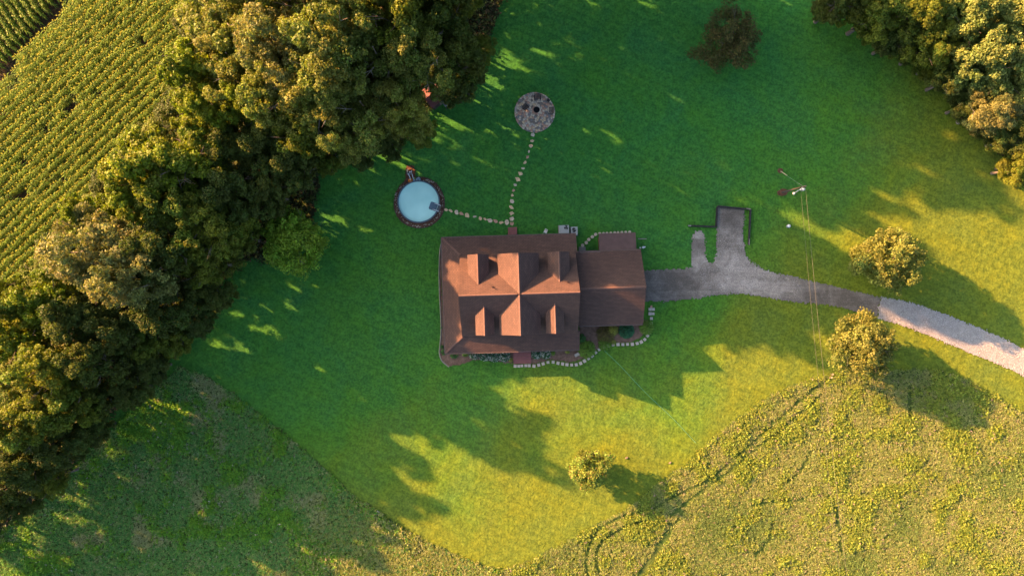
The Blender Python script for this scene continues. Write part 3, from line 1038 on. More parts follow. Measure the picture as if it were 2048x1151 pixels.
fs_top = P(1044.5, 700, 0.35)
steps('front_steps', 0.20, -7.45, -9.50, 2.40, 'wide red board steps at the front porch beside white flowers', 10, 0.40, 0.14, -1)
bs = steps('back_steps', -0.60, 7.5, 9.05, 1.22, 'narrow red board steps at the rear porch where the stepping stones meet', 6, 0.40, 0.14, 1)
for x in (-0.68, 0.68):
    mb = MB(); mb.tube([(x, 0.55, 0.0), (x, 0.55, 0.75)], 0.04, 8); mb.tube([(x - 0.1, 0.55, 0.74), (x + 0.1, 0.55, 0.74)], 0.03, 6); mb.build('rail_post', M['darkwood'], bs)


# ------------------------------------------------------------------ heat pumps
def heat_pump(px, py, w, dpt, hgt, fan, label, blades):
    p = P(px, py, hgt)
    t = empty('heat_pump', (p.x, p.y, 0), HT)
    tag(t, label, 'air conditioner', 'outdoor units behind the house')
    mb = MB(); mb.box((0, 0, hgt / 2 + 0.03), (w, dpt, hgt - 0.06)); mb.box((0, 0, hgt - 0.02), (w + 0.03, dpt + 0.03, 0.05)); mb.build('cabinet', M['cabinet'], t)
    mb = MB(); mb.box((0, 0, 0.03), (w + 0.2, dpt + 0.2, 0.08)); mb.build('pad', M['concrete'], t)
    fx, fy, fr = fan
    mb = MB(); mb.disc(fr, hgt + 0.008, 28, (fx, fy)); mb.build('fan_well', M['black'], t)
    for k in range(blades):
        a = 2 * math.pi * k / blades + 0.35
        mb = MB()
        mb.add([(fx + fr * q * math.cos(a + da), fy + fr * q * math.sin(a + da), hgt + 0.012 + dz) for q, da, dz in
                ((0.18, -0.3, 0.0), (0.9, -0.42, 0.0), (0.92, 0.0, 0.02), (0.9, 0.4, 0.045), (0.18, 0.3, 0.02))], ((0, 1, 2, 3, 4),))
        mb.build('fan_blade', M['cabinet'], t)
    mb = MB(); mb.lathe([(0.0, 0.05), (fr * 0.2, 0.05), (fr * 0.22, 0.01)], 14, (fx, fy, hgt + 0.01)); mb.build('hub', M['black'], t)
    mb = MB()
    for q in (0.35, 0.55, 0.75, 0.97):
        n = 28
        mb.tube([(fx + fr * q * math.cos(2 * math.pi * k / n), fy + fr * q * math.sin(2 * math.pi * k / n), hgt + 0.075) for k in range(n + 1)], 0.005, 4, False)
    mb.build('grille', M['black'], t)
    return t


heat_pump(1128.3, 459.5, 1.28, 1.22, 0.95, (0.28, 0.30, 0.28), 'large pale heat pump with fan in its corner behind the house', 3)
heat_pump(1148.6, 461.5, 0.86, 1.06, 0.85, (-0.04, 0.12, 0.30), 'small pale heat pump with large fan at the rear porch corner', 2)

# white folding chair by the rear eave
c0 = P(1091.0, 463.0, 0.3)
t = empty('folding_chair', (c0.x, c0.y, 0), R(-25))
tag(t, 'small white folding garden chair on the grass by the rear eave', 'chair')
mb = MB(); mb.box((0, 0, 0.42), (0.42, 0.40, 0.03)); mb.build('seat', M['white'], t)
mb = MB(); mb.box((0, 0.26, 0.68), (0.42, 0.03, 0.34), 0, R(-14)); mb.build('backrest', M['white'], t)
for sx in (-1, 1):
    for a, b_ in (((0.19 * sx, 0.30, 0.85), (0.21 * sx, -0.42, 0.0)), ((0.17 * sx, -0.18, 0.44), (0.2 * sx, 0.40, 0.0))):
        mb = MB(); mb.tube([a, b_], 0.018, 6); mb.build('leg', M['white'], t)

# concrete landing and round stones by the garage back door
mb = MB(); mb.box((0, 0, 0.09), (0.92, 0.70, 0.18))
o = mb.build('concrete_landing', M['concrete']); o.location = (*P(1164.3, 498.5)[:2], 0); o.rotation_euler.z = HT
tag(o, 'pale grey concrete landing slab behind the garage', 'slab')


def blob_stone(name, px, py, r, mat, label, cat, group, seed, sx=1.0, sy=1.0, rz=0.0, h=0.045, n=9, rough=0.18, parent=None, z=0.0):
    g = random.Random(seed)
    pts = []
    for k in range(n):
        a = 2 * math.pi * k / n + g.uniform(-0.15, 0.15)
        q = r * g.uniform(1 - rough, 1 + rough * 0.6)
        x, y = q * math.cos(a) * sx, q * math.sin(a) * sy
        pts.append((x * math.cos(rz) - y * math.sin(rz), x * math.sin(rz) + y * math.cos(rz)))
    mb = MB()
    m = len(pts)
    mb.add([(x, y, -0.08) for x, y in pts] + [(x, y, h * 0.7) for x, y in pts] + [(x * 0.86, y * 0.86, h) for x, y in pts],
           [(i, (i + 1) % m, m + (i + 1) % m, m + i) for i in range(m)] + [(m + i, m + (i + 1) % m, 2 * m + (i + 1) % m, 2 * m + i) for i in range(m)] +
           [tuple(range(2 * m, 3 * m))])
    o = mb.build(name, mat, parent)
    p = P(px, py)
    o.location = (p.x, p.y, z)
    if label:
        tag(o, label, cat, group)
    return o


rs = [(1165.2, 490.3), (1172.5, 485.0), (1177.6, 478.8), (1184.8, 473.5), (1191.2, 468.5)]
for i, (x, y) in enumerate(rs):
    blob_stone('round_stone', x, y, 0.23, M['paver'], f'round pale stone, {ORD[i]} from the concrete landing behind the garage', 'stepping stone', 'round stones to the lean-to', 40 + i, n=12, rough=0.05)
for i, (x, y) in enumerate([(1199.5, 466.8), (1207, 466.5), (1214, 466.2), (1221.8, 465.8), (1229.2, 465.2), (1236, 464.9), (1243.8, 464.4), (1251.5, 464.1), (1259, 463.8)]):
    blob_stone('edge_stone', x, y, 0.2, M['paver'], f'small pale stone behind the lean-to roof, {ORD[i]} from the left', 'stone', 'stones behind the lean-to', 60 + i, n=8, rough=0.12)
mb = MB(); mb.bar((0, 0, 0.06), (1.15, 0, 0.06), 0.10, 0.09)
o = mb.build('downspout', M['concrete']); o.location = (*P(1276, 477.5)[:2], 0); tag(o, 'thin grey downspout extension lying beside the lean-to', 'downspout')
for i, (x, y, r) in enumerate(((1286.5, 494.5, 0.17), (1280.5, 495.2, 0.10), (1289.5, 493.8, 0.1))):
    blob_stone('white_rock', x, y, r, M['white'], ['larger white rock', 'leftmost small white rock', 'rightmost small white rock'][i] + ' on the grass behind the garage corner', 'rock', 'white rocks at the garage', 80 + i, h=0.14)


# ------------------------------------------------------------------ garden beds round the house
bed_front = smooth_line([(882, 690), (885, 712), (890, 722), (898, 731), (915, 729), (930, 726), (945, 720), (965, 718), (985, 721), (1005, 724), (1026, 727)]) + [(1026, 700), (960, 703), (887, 706)]
sheet_from_poly('flower_bed', bed_front, M['bedmulch'], 0.02, 0.14, None, 'structure', 31, 0.8, relief=0.05)
bed_mid = smooth_line([(1062, 729), (1085, 723), (1100, 719), (1120, 721), (1140, 723), (1158, 719), (1175, 710), (1190, 702), (1205, 692), (1222, 684), (1245, 684), (1270, 680), (1285, 670), (1294, 660), (1297, 640)]) + [(1285, 640), (1160, 650), (1157, 696), (1062, 702)]
sheet_from_poly('flower_bed', bed_mid, M['bedmulch'], 0.02, 0.14, None, 'structure', 32, 0.8, relief=0.05)
edge_l = smooth_line([(884, 483), (880, 500), (878.5, 540), (879, 580), (881, 620), (882.5, 660), (880, 690), (879, 706), (884, 721), (898, 733)], 3)
mb = MB(); mb.tube([tuple(P(x, y)[:2]) + (0.05,) for x, y in edge_l], 0.085, 6)
tag(mb.build('bed_edging', M['edging'], None, True), 'thin pale edging strip curving along the pool side of the house', 'edging')
strip = edge_l + [(891, 705), (884, 600), (882, 500), (885, 480)]
sheet_from_poly('side_bed', strip, M['bedmulch'], 0.015, 0.12, None, 'structure', 33, 0.3, relief=0.03)

# square pavers along the bed
z7 = 7.673
pav = [(870 + x / z7, 590 + y / z7) for x, y in ((1230, 1085), (1285, 1085), (1333, 1080), (1393, 1078), (1445, 1078), (1518, 1085), (1592, 1070))]
z8 = 7.675
pav += [(1080 + x / z8, 590 + y / z8) for x, y in (
    (48, 1050), (122, 1028), (202, 1024), (276, 1040), (347, 1052), (413, 1063), (485, 1068), (556, 1064), (623, 1043), (682, 1008), (743, 970),
    (799, 930), (853, 878), (908, 830), (975, 797), (1050, 775), (1121, 757), (1197, 754), (1272, 755), (1343, 752), (1417, 750), (1492, 738), (1553, 715),
    (1608, 678), (1651, 622), (1680, 572), (1707, 430), (1710, 355), (1688, 283), (1735, 283), (1688, 215), (1737, 215))]
pm = MB(); pm.box((0, 0, 0.0), (0.40, 0.40, 0.10)); pmesh = pm.mesh('paver'); pmesh.materials.append(M['paver'])
for i, (x, y) in enumerate(pav):
    o = link('square_paver', pmesh)
    q0 = pav[max(i - 1, 0)]; q1 = pav[min(i + 1, len(pav) - 1)]
    a = -math.atan2(q1[1] - q0[1], q1[0] - q0[0]) if 5 < i < 33 else 0
    if i >= 33: a = HT
    o.location = (*P(x, y)[:2], 0.012 + 0.008 * random.random())
    o.rotation_euler.z = a + random.uniform(-0.08, 0.08)
    s = random.uniform(0.92, 1.06); o.scale = (s, s * random.uniform(0.94, 1.05), 1)
    tag(o, f'pale square paver edging the flower bed, {ORD[i]} counted from the front steps', 'paver', 'square pavers along the flower bed')
blob_stone('terracotta_pot_base', 1302.5, 612.5, 0.2, M['stone_red'], 'small reddish brick piece at the driveway end of the pavers', 'brick', None, 99, n=5, h=0.1)
mb = MB(); mb.box((0, 0, 0.12), (0.62, 0.36, 0.2)); mb.box((0, 0, 0.235), (0.66, 0.40, 0.03))
o = mb.build('grey_box', M['stone_blue']); o.location = (*P(1153.5, 708.5)[:2], 0.02); o.rotation_euler.z = R(28)
tag(o, 'small grey stone block in the bed at the front porch corner', 'block')


# ------------------------------------------------------------------ bed plants
def leaf_plant(name, r, h, n, leaf, base, seed, arch=True, wl=0.22):
    g = np.random.default_rng(seed)
    a = g.uniform(0, 2 * np.pi, n)
    q = r * np.sqrt(g.random(n))
    c = np.stack([q * np.cos(a), q * np.sin(a), h * (1 - (q / r) ** 2 * 0.7) * g.uniform(0.5, 1.0, n)], 1)
    out = np.stack([np.cos(a), np.sin(a), g.uniform(-0.5, 0.6, n)], 1)
    nr = np.stack([np.cos(a) * 0.5, np.sin(a) * 0.5, np.ones(n)], 1) + g.normal(size=(n, 3)) * 0.4
    L = leaf * g.uniform(0.6, 1.3, n)
    V = rhombi(c, nr, L, L * wl, g, out + g.normal(size=(n, 3)) * 0.35)
    C = np.array(base)[None] * g.uniform(0.55, 1.4, (n, 1))
    return quads_mesh(name, V, C)


def bed_plant(px, py, r, h, n, leaf, base, seed, label, cat='plant', wl=0.22, flowers=0, fcol=(0.6, 0.6, 0.55), name='garden_plant'):
    p = P(px, py, h * 0.5)
    t = empty(name, (p.x, p.y, 0))
    tag(t, label, cat, 'plants in the garden beds')
    link('foliage', leaf_plant('foliage', r, h, n, leaf, base, seed, wl=wl), t, M['leaf'])
    mb = MB()
    for k in range(5):
        a = k * 1.3
        mb.tube([(0.03 * math.cos(a), 0.03 * math.sin(a), -0.05), (r * 0.4 * math.cos(a), r * 0.4 * math.sin(a), h * 0.6)], 0.012, 5)
    mb.build('stem', M['bark'], t)
    if flowers:
        g = np.random.default_rng(seed + 500)
        a = g.uniform(0, 6.28, flowers); q = r * np.sqrt(g.random(flowers)) * 1.02
        c = np.stack([q * np.cos(a), q * np.sin(a), h * (1 - (q / r) ** 2 * 0.7) + 0.06], 1)
        L = g.uniform(0.07, 0.13, flowers)
        V = rhombi(c, np.tile([0, 0, 1.0], (flowers, 1)) + g.normal(size=(flowers, 3)) * 0.2, L, L * 0.95, g)
        fo = link('flowers', quads_mesh('flowers', V, np.array(fcol)[None] * g.uniform(0.7, 1.1, (flowers, 1))), t, M['leaf']); tag(fo, kind='stuff')
    return t


G1 = (0.05, 0.15, 0.035); G2 = (0.14, 0.25, 0.035); G3 = (0.04, 0.14, 0.065); G4 = (0.24, 0.26, 0.05)
bed_plant(948, 708.5, 0.72, 0.55, 420, 0.26, G3, 1, 'white flowered plant in the front bed, farthest left of the steps', flowers=60, name='flowering_plant')
bed_plant(969, 710, 0.80, 0.6, 520, 0.26, G3, 2, 'white flowered plant in the front bed, second left of the steps', flowers=75, name='flowering_plant')
bed_plant(989, 712, 0.85, 0.6, 560, 0.26, G3, 3, 'white flowered plant in the front bed, third from the left end', flowers=85, name='flowering_plant')
bed_plant(1009, 712, 0.80, 0.6, 520, 0.26, G3, 4, 'white flowered plant in the front bed, nearest the steps on their left', flowers=75, name='flowering_plant')
bed_plant(1073, 708, 0.70, 0.6, 460, 0.26, G3, 5, 'white flowered plant just right of the front steps', flowers=70, name='flowering_plant')
bed_plant(1091, 707, 0.74, 0.6, 460, 0.26, G3, 6, 'white flowered plant second right of the front steps', flowers=75, name='flowering_plant')
bed_plant(908, 709, 0.55, 0.5, 260, 0.25, G1, 7, 'dark green low plant at the front left corner of the porch')
bed_plant(887, 704, 0.40, 0.4, 180, 0.22, G1, 8, 'dark green plant at the very corner of the side bed')
bed_plant(930, 707, 0.40, 0.3, 160, 0.22, G2, 9, 'small yellow green plant left of the white flowers')
bed_plant(1021, 719, 0.35, 0.3, 160, 0.2, G4, 10, 'yellow green tuft touching the left side of the front steps')
bed_plant(1106, 706, 0.32, 0.3, 130, 0.2, G2, 11, 'small green tuft right of the white flowers in the bed')
bed_plant(1135, 703, 0.30, 0.3, 120, 0.22, G4, 12, 'small yellow tuft alone on the mulch under the porch eave')
bed_plant(1174, 699, 1.15, 0.9, 620, 0.62, G2, 13, 'large bright green strappy plant at the porch corner', wl=0.13)
bed_plant(1163, 676, 0.6, 0.6, 300, 0.3, G1, 14, 'dark green plant in the nook between porch and garage')
bed_plant(1212, 668, 1.25, 1.0, 620, 0.55, (0.12, 0.11, 0.035), 15, 'large olive brown grassy plant in the bed before the garage', wl=0.10)
bed_plant(1226, 660, 0.75, 1.1, 300, 0.5, G4, 16, 'yellowish spiky plant close to the garage wall', wl=0.10)
bed_plant(1210, 688, 0.9, 0.6, 420, 0.42, G2, 17, 'green spreading plant hanging over the paver line', wl=0.15)
bed_plant(1253, 661, 1.05, 0.9, 700, 0.30, G3, 18, 'round dark blue green shrub before the garage', 'shrub', wl=0.5, name='garden_shrub')
bed_plant(1294, 655, 0.95, 0.8, 520, 0.5, G2, 19, 'bright green arching plant at the garage corner end of the bed', wl=0.13)
bed_plant(1226, 684, 0.4, 0.35, 140, 0.25, G4, 20, 'small yellow green tuft beside the paver line bend')
bed_plant(882.5, 655, 0.16, 0.2, 60, 0.14, G1, 21, 'tiny dark plant midway along the side edging strip')
bed_plant(884, 693, 0.28, 0.3, 110, 0.2, G1, 22, 'small green plant above the corner of the side bed')


# ------------------------------------------------------------------ stepping stones
zf = 3.386
fire_path = [(740 + x / zf, 160 + y / zf) for x, y in ((1102, 370), (1098, 413), (1089, 446), (1076, 484), (1066, 521), (1050, 559), (1036, 597), (1019, 634), (1001, 671),
             (984, 709), (972, 746), (963, 780), (960, 821), (958, 861), (959, 901), (962, 937), (961, 971))]
pool_path = [(740 + x / zf, 160 + y / zf) for x, y in ((513, 877), (548, 886), (586, 895), (620, 904), (657, 913), (710, 924), (747, 937), (778, 941), (811, 949), (853, 957), (888, 963), (926, 963))]
SM = [M['stone_tan'], M['stone_tan'], M['stone_grey'], M['stone_tan'], M['stone_red'], M['stone_grey']]
fsz = [0.32, 0.27, 0.3, 0.22, 0.24, 0.26, 0.22, 0.34, 0.38, 0.25, 0.27, 0.25, 0.35, 0.34, 0.36, 0.37, 0.33]
for i, (x, y) in enumerate(fire_path):
    blob_stone('stepping_stone', x, y, fsz[i], SM[(i * 5 + 2) % 6], f'irregular stepping stone, {ORD[i]} from the round patio toward the house', 'stepping stone', 'stepping stones from patio to house',
               100 + i, 1.0, 0.82, random.uniform(-0.8, 0.8), 0.03, 6 + i % 3, 0.38)
psz = [0.36, 0.30, 0.38, 0.30, 0.40, 0.26, 0.33, 0.22, 0.33, 0.38, 0.33, 0.38]
for i, (x, y) in enumerate(pool_path):
    rz = 1.3 if i == 11 else random.uniform(-0.7, 0.1)
    blob_stone('stepping_stone', x, y, psz[i], SM[(i * 5 + 1) % 6], f'irregular stepping stone, {ORD[i]} from the pool toward the house', 'stepping stone', 'stepping stones from pool to house',
               200 + i, random.uniform(0.9, 1.2), random.uniform(0.6, 0.85), rz, 0.03, 6 + i % 3, 0.38)


# ------------------------------------------------------------------ round patio with fire pit
def clip_poly(poly, mx, my, nx_, ny_):
    out = []
    n = len(poly)
    for i in range(n):
        a, b_ = poly[i], poly[(i + 1) % n]
        da = (a[0] - mx) * nx_ + (a[1] - my) * ny_
        db = (b_[0] - mx) * nx_ + (b_[1] - my) * ny_
        if da <= 0: out.append(a)
        if (da < 0) != (db < 0):
            t_ = da / (da - db)
            out.append((a[0] + (b_[0] - a[0]) * t_, a[1] + (b_[1] - a[1]) * t_))
    return out


pc = P(1069.3, 225.0)
patio = empty('stone_patio', (pc.x, pc.y, 0))
tag(patio, 'round flagstone patio with a fire pit on the upper lawn', 'patio')
PR = 2.76
mb = MB(); mb.prism([(PR * 0.985 * math.cos(2 * math.pi * k / 48), PR * 0.985 * math.sin(2 * math.pi * k / 48)) for k in range(48)], -0.1, 0.03)
mb.build('patio_bed', M['stone_dark'], patio)
g = random.Random(17)
pit = ((1073.0 - 1069.3) * S, (225.0 - 220.5) * S)
pts = []
tries = 0
while len(pts) < 250 and tries < 20000:
    tries += 1
    a = g.uniform(0, 6.283); q = PR * math.sqrt(g.random())
    x, y = q * math.cos(a), q * math.sin(a)
    if math.hypot(x - pit[0], y - pit[1]) < 0.5: continue
    if all((x - u) ** 2 + (y - v) ** 2 > (0.22 if g.random() < 0.7 else 0.34) ** 2 for u, v in pts): pts.append((x, y))
outer = [(PR * g.uniform(0.97, 1.02) * math.cos(2 * math.pi * k / 26), PR * g.uniform(0.97, 1.02) * math.sin(2 * math.pi * k / 26)) for k in range(26)]
PM = [M['stone_grey'], M['stone_tan'], M['stone_red'], M['stone_grey'], M['stone_dark'], M['stone_blue'], M['concrete']]
allp = pts + [(pit[0] + 0.5 * math.cos(k), pit[1] + 0.5 * math.sin(k)) for k in range(0)]
for i, (x, y) in enumerate(pts):
    poly = list(outer)
    for j, (u, v) in enumerate(pts):
        if i == j or (u - x) ** 2 + (v - y) ** 2 > 2.2: continue
        dx, dy = u - x, v - y
        ln = math.hypot(dx, dy)
        poly = clip_poly(poly, (x + u) / 2 - dx / ln * 0.018, (y + v) / 2 - dy / ln * 0.018, dx / ln, dy / ln)
        if len(poly) < 3: break
    if len(poly) < 3: continue
    hgt = 0.06 + g.uniform(0, 0.03)
    mb = MB(); mb.prism([(a - x, b_ - y) for a, b_ in poly], 0.02 - hgt, 0)
    w = g.random()
    right = x > 0.2 and y > -0.4
    m = g.choice([M['stone_grey'], M['stone_blue'], M['concrete'], M['stone_grey'], M['stone_red'], M['stone_dark']]) if right else g.choice(PM)
    o = mb.build('flagstone', m, patio)
    o.location = (x, y, hgt)
    o.rotation_euler = (g.uniform(-0.04, 0.04), g.uniform(-0.04, 0.04), 0)
fp = empty('fire_pit', (pc.x + pit[0], pc.y + pit[1], 0.07))
tag(fp, 'round fire pit with black sooty bowl at the centre of the stone patio', 'fire pit')
mb = MB(); mb.lathe([(0.40, 0.20), (0.34, 0.05), (0.0, 0.02)], 24); mb.build('bowl', M['ash'], fp)
mb = MB(); mb.lathe([(0.37, 0.20), (0.37, 0.25), (0.43, 0.25), (0.43, 0.20)], 28, close=True); mb.build('rim', M['black'], fp)
for k in range(14):
    a = 2 * math.pi * k / 14
    mb = MB(); mb.box((0.52 * math.cos(a), 0.52 * math.sin(a), 0.09), (0.20, 0.19, 0.16 + 0.03 * (k % 3)), a); mb.build('ring_stone', M['stone_red'] if 5 <= k <= 11 else M['stone_grey'], fp)
for k in range(4):
    a = k * 0.8
    mb = MB(); mb.tube([(0.22 * math.cos(a), 0.22 * math.sin(a), 0.1), (-0.2 * math.cos(a), -0.2 * math.sin(a), 0.14)], 0.035, 6); mb.build('charred_log', M['ash'], fp)


def patio_chair(px, py, rz, mat, label, w=0.72, dp=0.72):
    p = P(px, py, 0.45)
    t = empty('patio_chair', (p.x, p.y, 0.07), rz)
    tag(t, label, 'chair', 'chairs round the fire pit')
    for k in range(5):
        mb = MB(); mb.box((-w / 2 + 0.08 + k * (w - 0.16) / 4, 0, 0.36 + 0.0), (0.12, dp * 0.72, 0.03), 0, R(8)); mb.build('seat_slat', mat, t)
        mb = MB(); mb.box((-w / 2 + 0.08 + k * (w - 0.16) / 4, dp * 0.42, 0.66), (0.12, 0.03, 0.64), 0, R(-22)); mb.build('back_slat', mat, t)
    for sx in (-1, 1):
        mb = MB(); mb.box((sx * w / 2, 0.0, 0.56), (0.11, dp * 0.9, 0.03)); mb.build('armrest', mat, t)
        for y in (-dp * 0.38, dp * 0.34):
            mb = MB(); mb.box((sx * (w / 2 - 0.03), y, 0.27), (0.06, 0.08, 0.54)); mb.build('leg', mat, t)
    return t


patio_chair(1075, 195.5, R(4), M['darkwood'], 'dark wooden chair at the top of the round patio', 0.85, 0.75)
patio_chair(1101.5, 221.5, R(-95), M['oldwood'], 'weathered grey chair at the right edge of the round patio', 0.85, 0.7)
patio_chair(1051.5, 215.5, R(50), M['darkwood'], 'dark wooden chair left of the fire pit', 0.72, 0.66)
p = P(1096.8, 201.5, 0.3); t = empty('side_table', (p.x, p.y, 0.07), R(-30)); tag(t, 'small black side table near the upper right patio edge', 'table')
mb = MB(); mb.box((0, 0, 0.40), (0.40, 0.36, 0.04)); mb.build('table_top', M['black'], t)
for sx in (-1, 1):
    for sy in (-1, 1):
        mb = MB(); mb.box((sx * 0.16, sy * 0.14, 0.19), (0.04, 0.04, 0.38)); mb.build('leg', M['black'], t)


# ------------------------------------------------------------------ pool
pcx = P(838.0, 404.0)
WZ = 0.22
pool = empty('swimming_pool', (pcx.x, pcx.y, 0))
tag(pool, 'round pale blue swimming pool set in a ring of mulch', 'pool')
PRD = 41.0 * S
mb = MB(); mb.disc(PRD - 0.02, WZ, 64); mb.build('water', M['water'], pool)
mb = MB(); mb.lathe([(PRD, -0.1), (PRD, 0.42), (PRD - 0.05, 0.42), (PRD - 0.05, -0.1)], 64, close=True); mb.build('pool_wall', M['poolwall'], pool, True)
mb = MB(); mb.lathe([(PRD - 0.08, 0.42), (PRD - 0.08, 0.46), (PRD + 0.10, 0.46), (PRD + 0.10, 0.42)], 64, close=True); mb.build('top_rail', M['poolrim'], pool)
mb = MB(); mb.lathe([(PRD + 0.0, 0.34), (PRD + 0.09, 0.34), (PRD + 0.09, -0.1), (PRD, -0.1)], 64, close=True); mb.build('outer_skirt', M['trim'], pool)
ring = [(838.5 + (50.5 + 0.8 * math.sin(3 * a)) * math.cos(a), 405.0 + (51.5 + 0.7 * math.cos(2 * a)) * math.sin(a)) for a in np.linspace(0, 2 * math.pi, 90)[:-1]]
sheet_from_poly('mulch_ring', ring, M['mulch'], 0.02, 0.13, None, 'structure', 41, 0.7, relief=0.07)
neck = smooth_line([(808, 372), (811, 355), (811, 340), (815, 332), (822, 330), (828, 334), (830, 345), (832, 356), (836, 362)]) + [(830, 372)]
sheet_from_poly('mulch_patch', neck, M['mulch'], 0.03, 0.13, None, 'structure', 42, 0.7, relief=0.07)
edge_pts = [tuple(P(x, y)[:2]) + (0.03,) for x, y in ring] 
mb = MB(); mb.tube(edge_pts + [edge_pts[0]], 0.055, 6, False)
tag(mb.build('ring_edging', M['trim'], None, True), 'thin dark edging round the mulch ring of the pool', 'edging')
band = [(838.5 + 46.5 * math.cos(a), 405 + 47 * math.sin(a)) for a in np.linspace(0, 2 * math.pi, 60)]
gq = np.random.default_rng(8)


def pebble_band():
    n = 330
    a = gq.uniform(0, 6.283, n)
    r = gq.normal(47, 1.6, n)
    xy = np.stack([838.5 + r * np.cos(a), 405 + r * np.sin(a)], 1)
    return xy


xy = pebble_band()
mbp = []
base = np.array([(-1, -1), (1, -1), (1.1, 0.9), (-0.9, 1)], float)
V = []; Cc = []
for k, (x, y) in enumerate(xy):
    w = P(x, y); s = gq.uniform(0.03, 0.085) if k % 5 else gq.uniform(0.07, 0.12)
    th = gq.uniform(0, 6.28); cs, sn = math.cos(th), math.sin(th)
    bt = np.array([(w.x + s * (u * cs - v * sn), w.y + s * (u * sn + v * cs) * 0.8, 0.03) for u, v in base])
    tp = bt.copy(); tp[:, :2] = (tp[:, :2] - np.array([w.x, w.y])) * 0.65 + np.array([w.x, w.y]); tp[:, 2] = 0.10 + s * 0.5
    c = np.array([(0.30, 0.26, 0.20), (0.16, 0.07, 0.045), (0.20, 0.15, 0.11), (0.12, 0.05, 0.035)][k % 4 if k % 5 else 0]) * gq.uniform(0.7, 1.3)
    V.append(tp); Cc.append(c)
    for i in range(4):
        j = (i + 1) % 4
        V.append(np.array([bt[i], bt[j], tp[j], tp[i]])); Cc.append(c)
tag(link('ring_pebbles', quads_mesh('ring_pebbles', np.array(V), np.array(Cc)), None, M['stonecol']),
    'scattered tan pebbles and bark chunks on the mulch ring of the pool', 'pebbles', kind='stuff')
# ladder
pl = P(868, 413, WZ)
t = empty('pool_ladder', (pl.x, pl.y, WZ), R(-20))
tag(t, 'pool steps with two white handrails at the house side of the pool', 'ladder')
mb = MB()
mb.prism([(-0.62, -0.42), (-0.50, -0.54), (0.42, -0.54), (0.42, 0.54), (-0.50, 0.54), (-0.62, 0.42)], -0.18, 0.012)
mb.build('step_platform', M['stepblue'], t)
mb = MB(); mb.box((0.16, 0, 0.07), (0.36, 0.86, 0.06)); mb.build('step', M['stepblue'], t)
for sy in (-1, 1):
    mb = MB()
    mb.tube([(0.0, sy * 0.42, 0.0), (0.05, sy * 0.42, 0.55), (0.2, sy * 0.42, 0.68), (0.6, sy * 0.42, 0.66), (0.78, sy * 0.42, 0.5), (0.82, sy * 0.42, 0.1)], 0.05, 8)
    mb.build('handrail', M['white'], t, True)
mb = MB(); mb.box((0.72, 0, 0.14), (0.46, 1.0, 0.06)); mb.build('deck_board', M['oldwood'], t)
# floats
p = P(821, 361, 0.3); mb = MB(); n = 28
mb.tube([(0.215 * math.cos(2 * math.pi * k / n), 0.215 * math.sin(2 * math.pi * k / n), 0.10) for k in range(n + 1)], 0.10, 10, False)
t = empty('orange_ring', (p.x, p.y, 0.07)); tag(t, 'orange inflatable ring on the mulch by the pool pump', 'float')
mb.build('tube', M['orange'], t, True)
mb = MB(); mb.disc(0.17, 0.07, 20); mb.build('centre', M['orange'], t)
mb = MB(); mb.tube([(0.0, 0.0, 0.075), (0.13, 0.05, 0.09)], 0.03, 6); mb.build('strap', M['stone_tan'], t)
p = P(836.3, 359.3, 0.2); t = empty('hose_coil', (p.x, p.y, 0.06)); tag(t, 'pale blue pool hose coiled in a dark round tray', 'hose')
mb = MB(); mb.lathe([(0.0, 0.0), (0.40, 0.0), (0.42, 0.10), (0.38, 0.10), (0.36, 0.03), (0, 0.03)], 24); mb.build('tray', M['navy'], t)
mb = MB(); mb.tube([((0.30 - 0.011 * k * 0.4) * math.cos(k * 0.5), (0.30 - 0.011 * k * 0.4) * math.sin(k * 0.5), 0.08 + 0.002 * k) for k in range(52)], 0.035, 6); mb.build('coil', M['paleblue'], t, True)
p = P(828.8, 361.5, 0.2); mb = MB(); mb.box((0, 0, 0.12), (0.26, 0.30, 0.22)); mb.box((0, 0, 0.245), (0.28, 0.32, 0.03))
t = mb.build('chemical_tub', M['paleblue']); t.location = (p.x, p.y, 0.05); tag(t, 'small blue plastic tub between the orange ring and hose coil', 'tub')
p = P(829, 356.5, 0.2); mb = MB(); mb.tube([(-0.15, 0, 0.1), (0.0, 0.06, 0.12), (0.15, -0.03, 0.1)], 0.045, 6); mb.box((0.0, 0, 0.06), (0.12, 0.16, 0.1))
t = mb.build('skimmer_head', M['limegreen']); t.location = (p.x, p.y, 0.05); tag(t, 'lime green skimmer piece behind the pool', 'skimmer')
# pump and filter
p = P(817.5, 345.5, 0.5)
t = empty('pool_filter', (p.x, p.y, 0.05)); tag(t, 'grey sand filter with white pipes beside the pool', 'pump')
mb = MB(); mb.lathe([(0.0, 0.72), (0.12, 0.71), (0.24, 0.64), (0.29, 0.5), (0.29, 0.12), (0.22, 0.0)], 24); mb.build('tank', M['tin'], t, True)
mb = MB(); mb.lathe([(0.0, 0.86), (0.08, 0.86), (0.1, 0.7)], 12); mb.build('valve', M['black'], t)
mb = MB(); mb.bar((0.1, 0.04, 0.8), (0.42, 0.1, 0.8), 0.08, 0.08); mb.bar((0.42, -0.06, 0.8), (0.42, 0.24, 0.78), 0.07, 0.07); mb.build('valve_handle', M['white'], t)
for pts_ in ([(-0.06, -0.12, 0.78), (0.08, -0.42, 0.55), (0.16, -0.62, 0.35), (0.17, -0.92, 0.2)], [(0.42, -0.1, 0.6), (0.5, -0.4, 0.4), (0.62, -0.85, 0.2)], [(-0.16, 0.1, 0.78), (-0.18, 0.36, 0.6), (-0.1, 0.5, 0.3)]):
    mb = MB(); mb.tube(pts_, 0.045, 8); mb.build('pipe', M['white'], t, True)
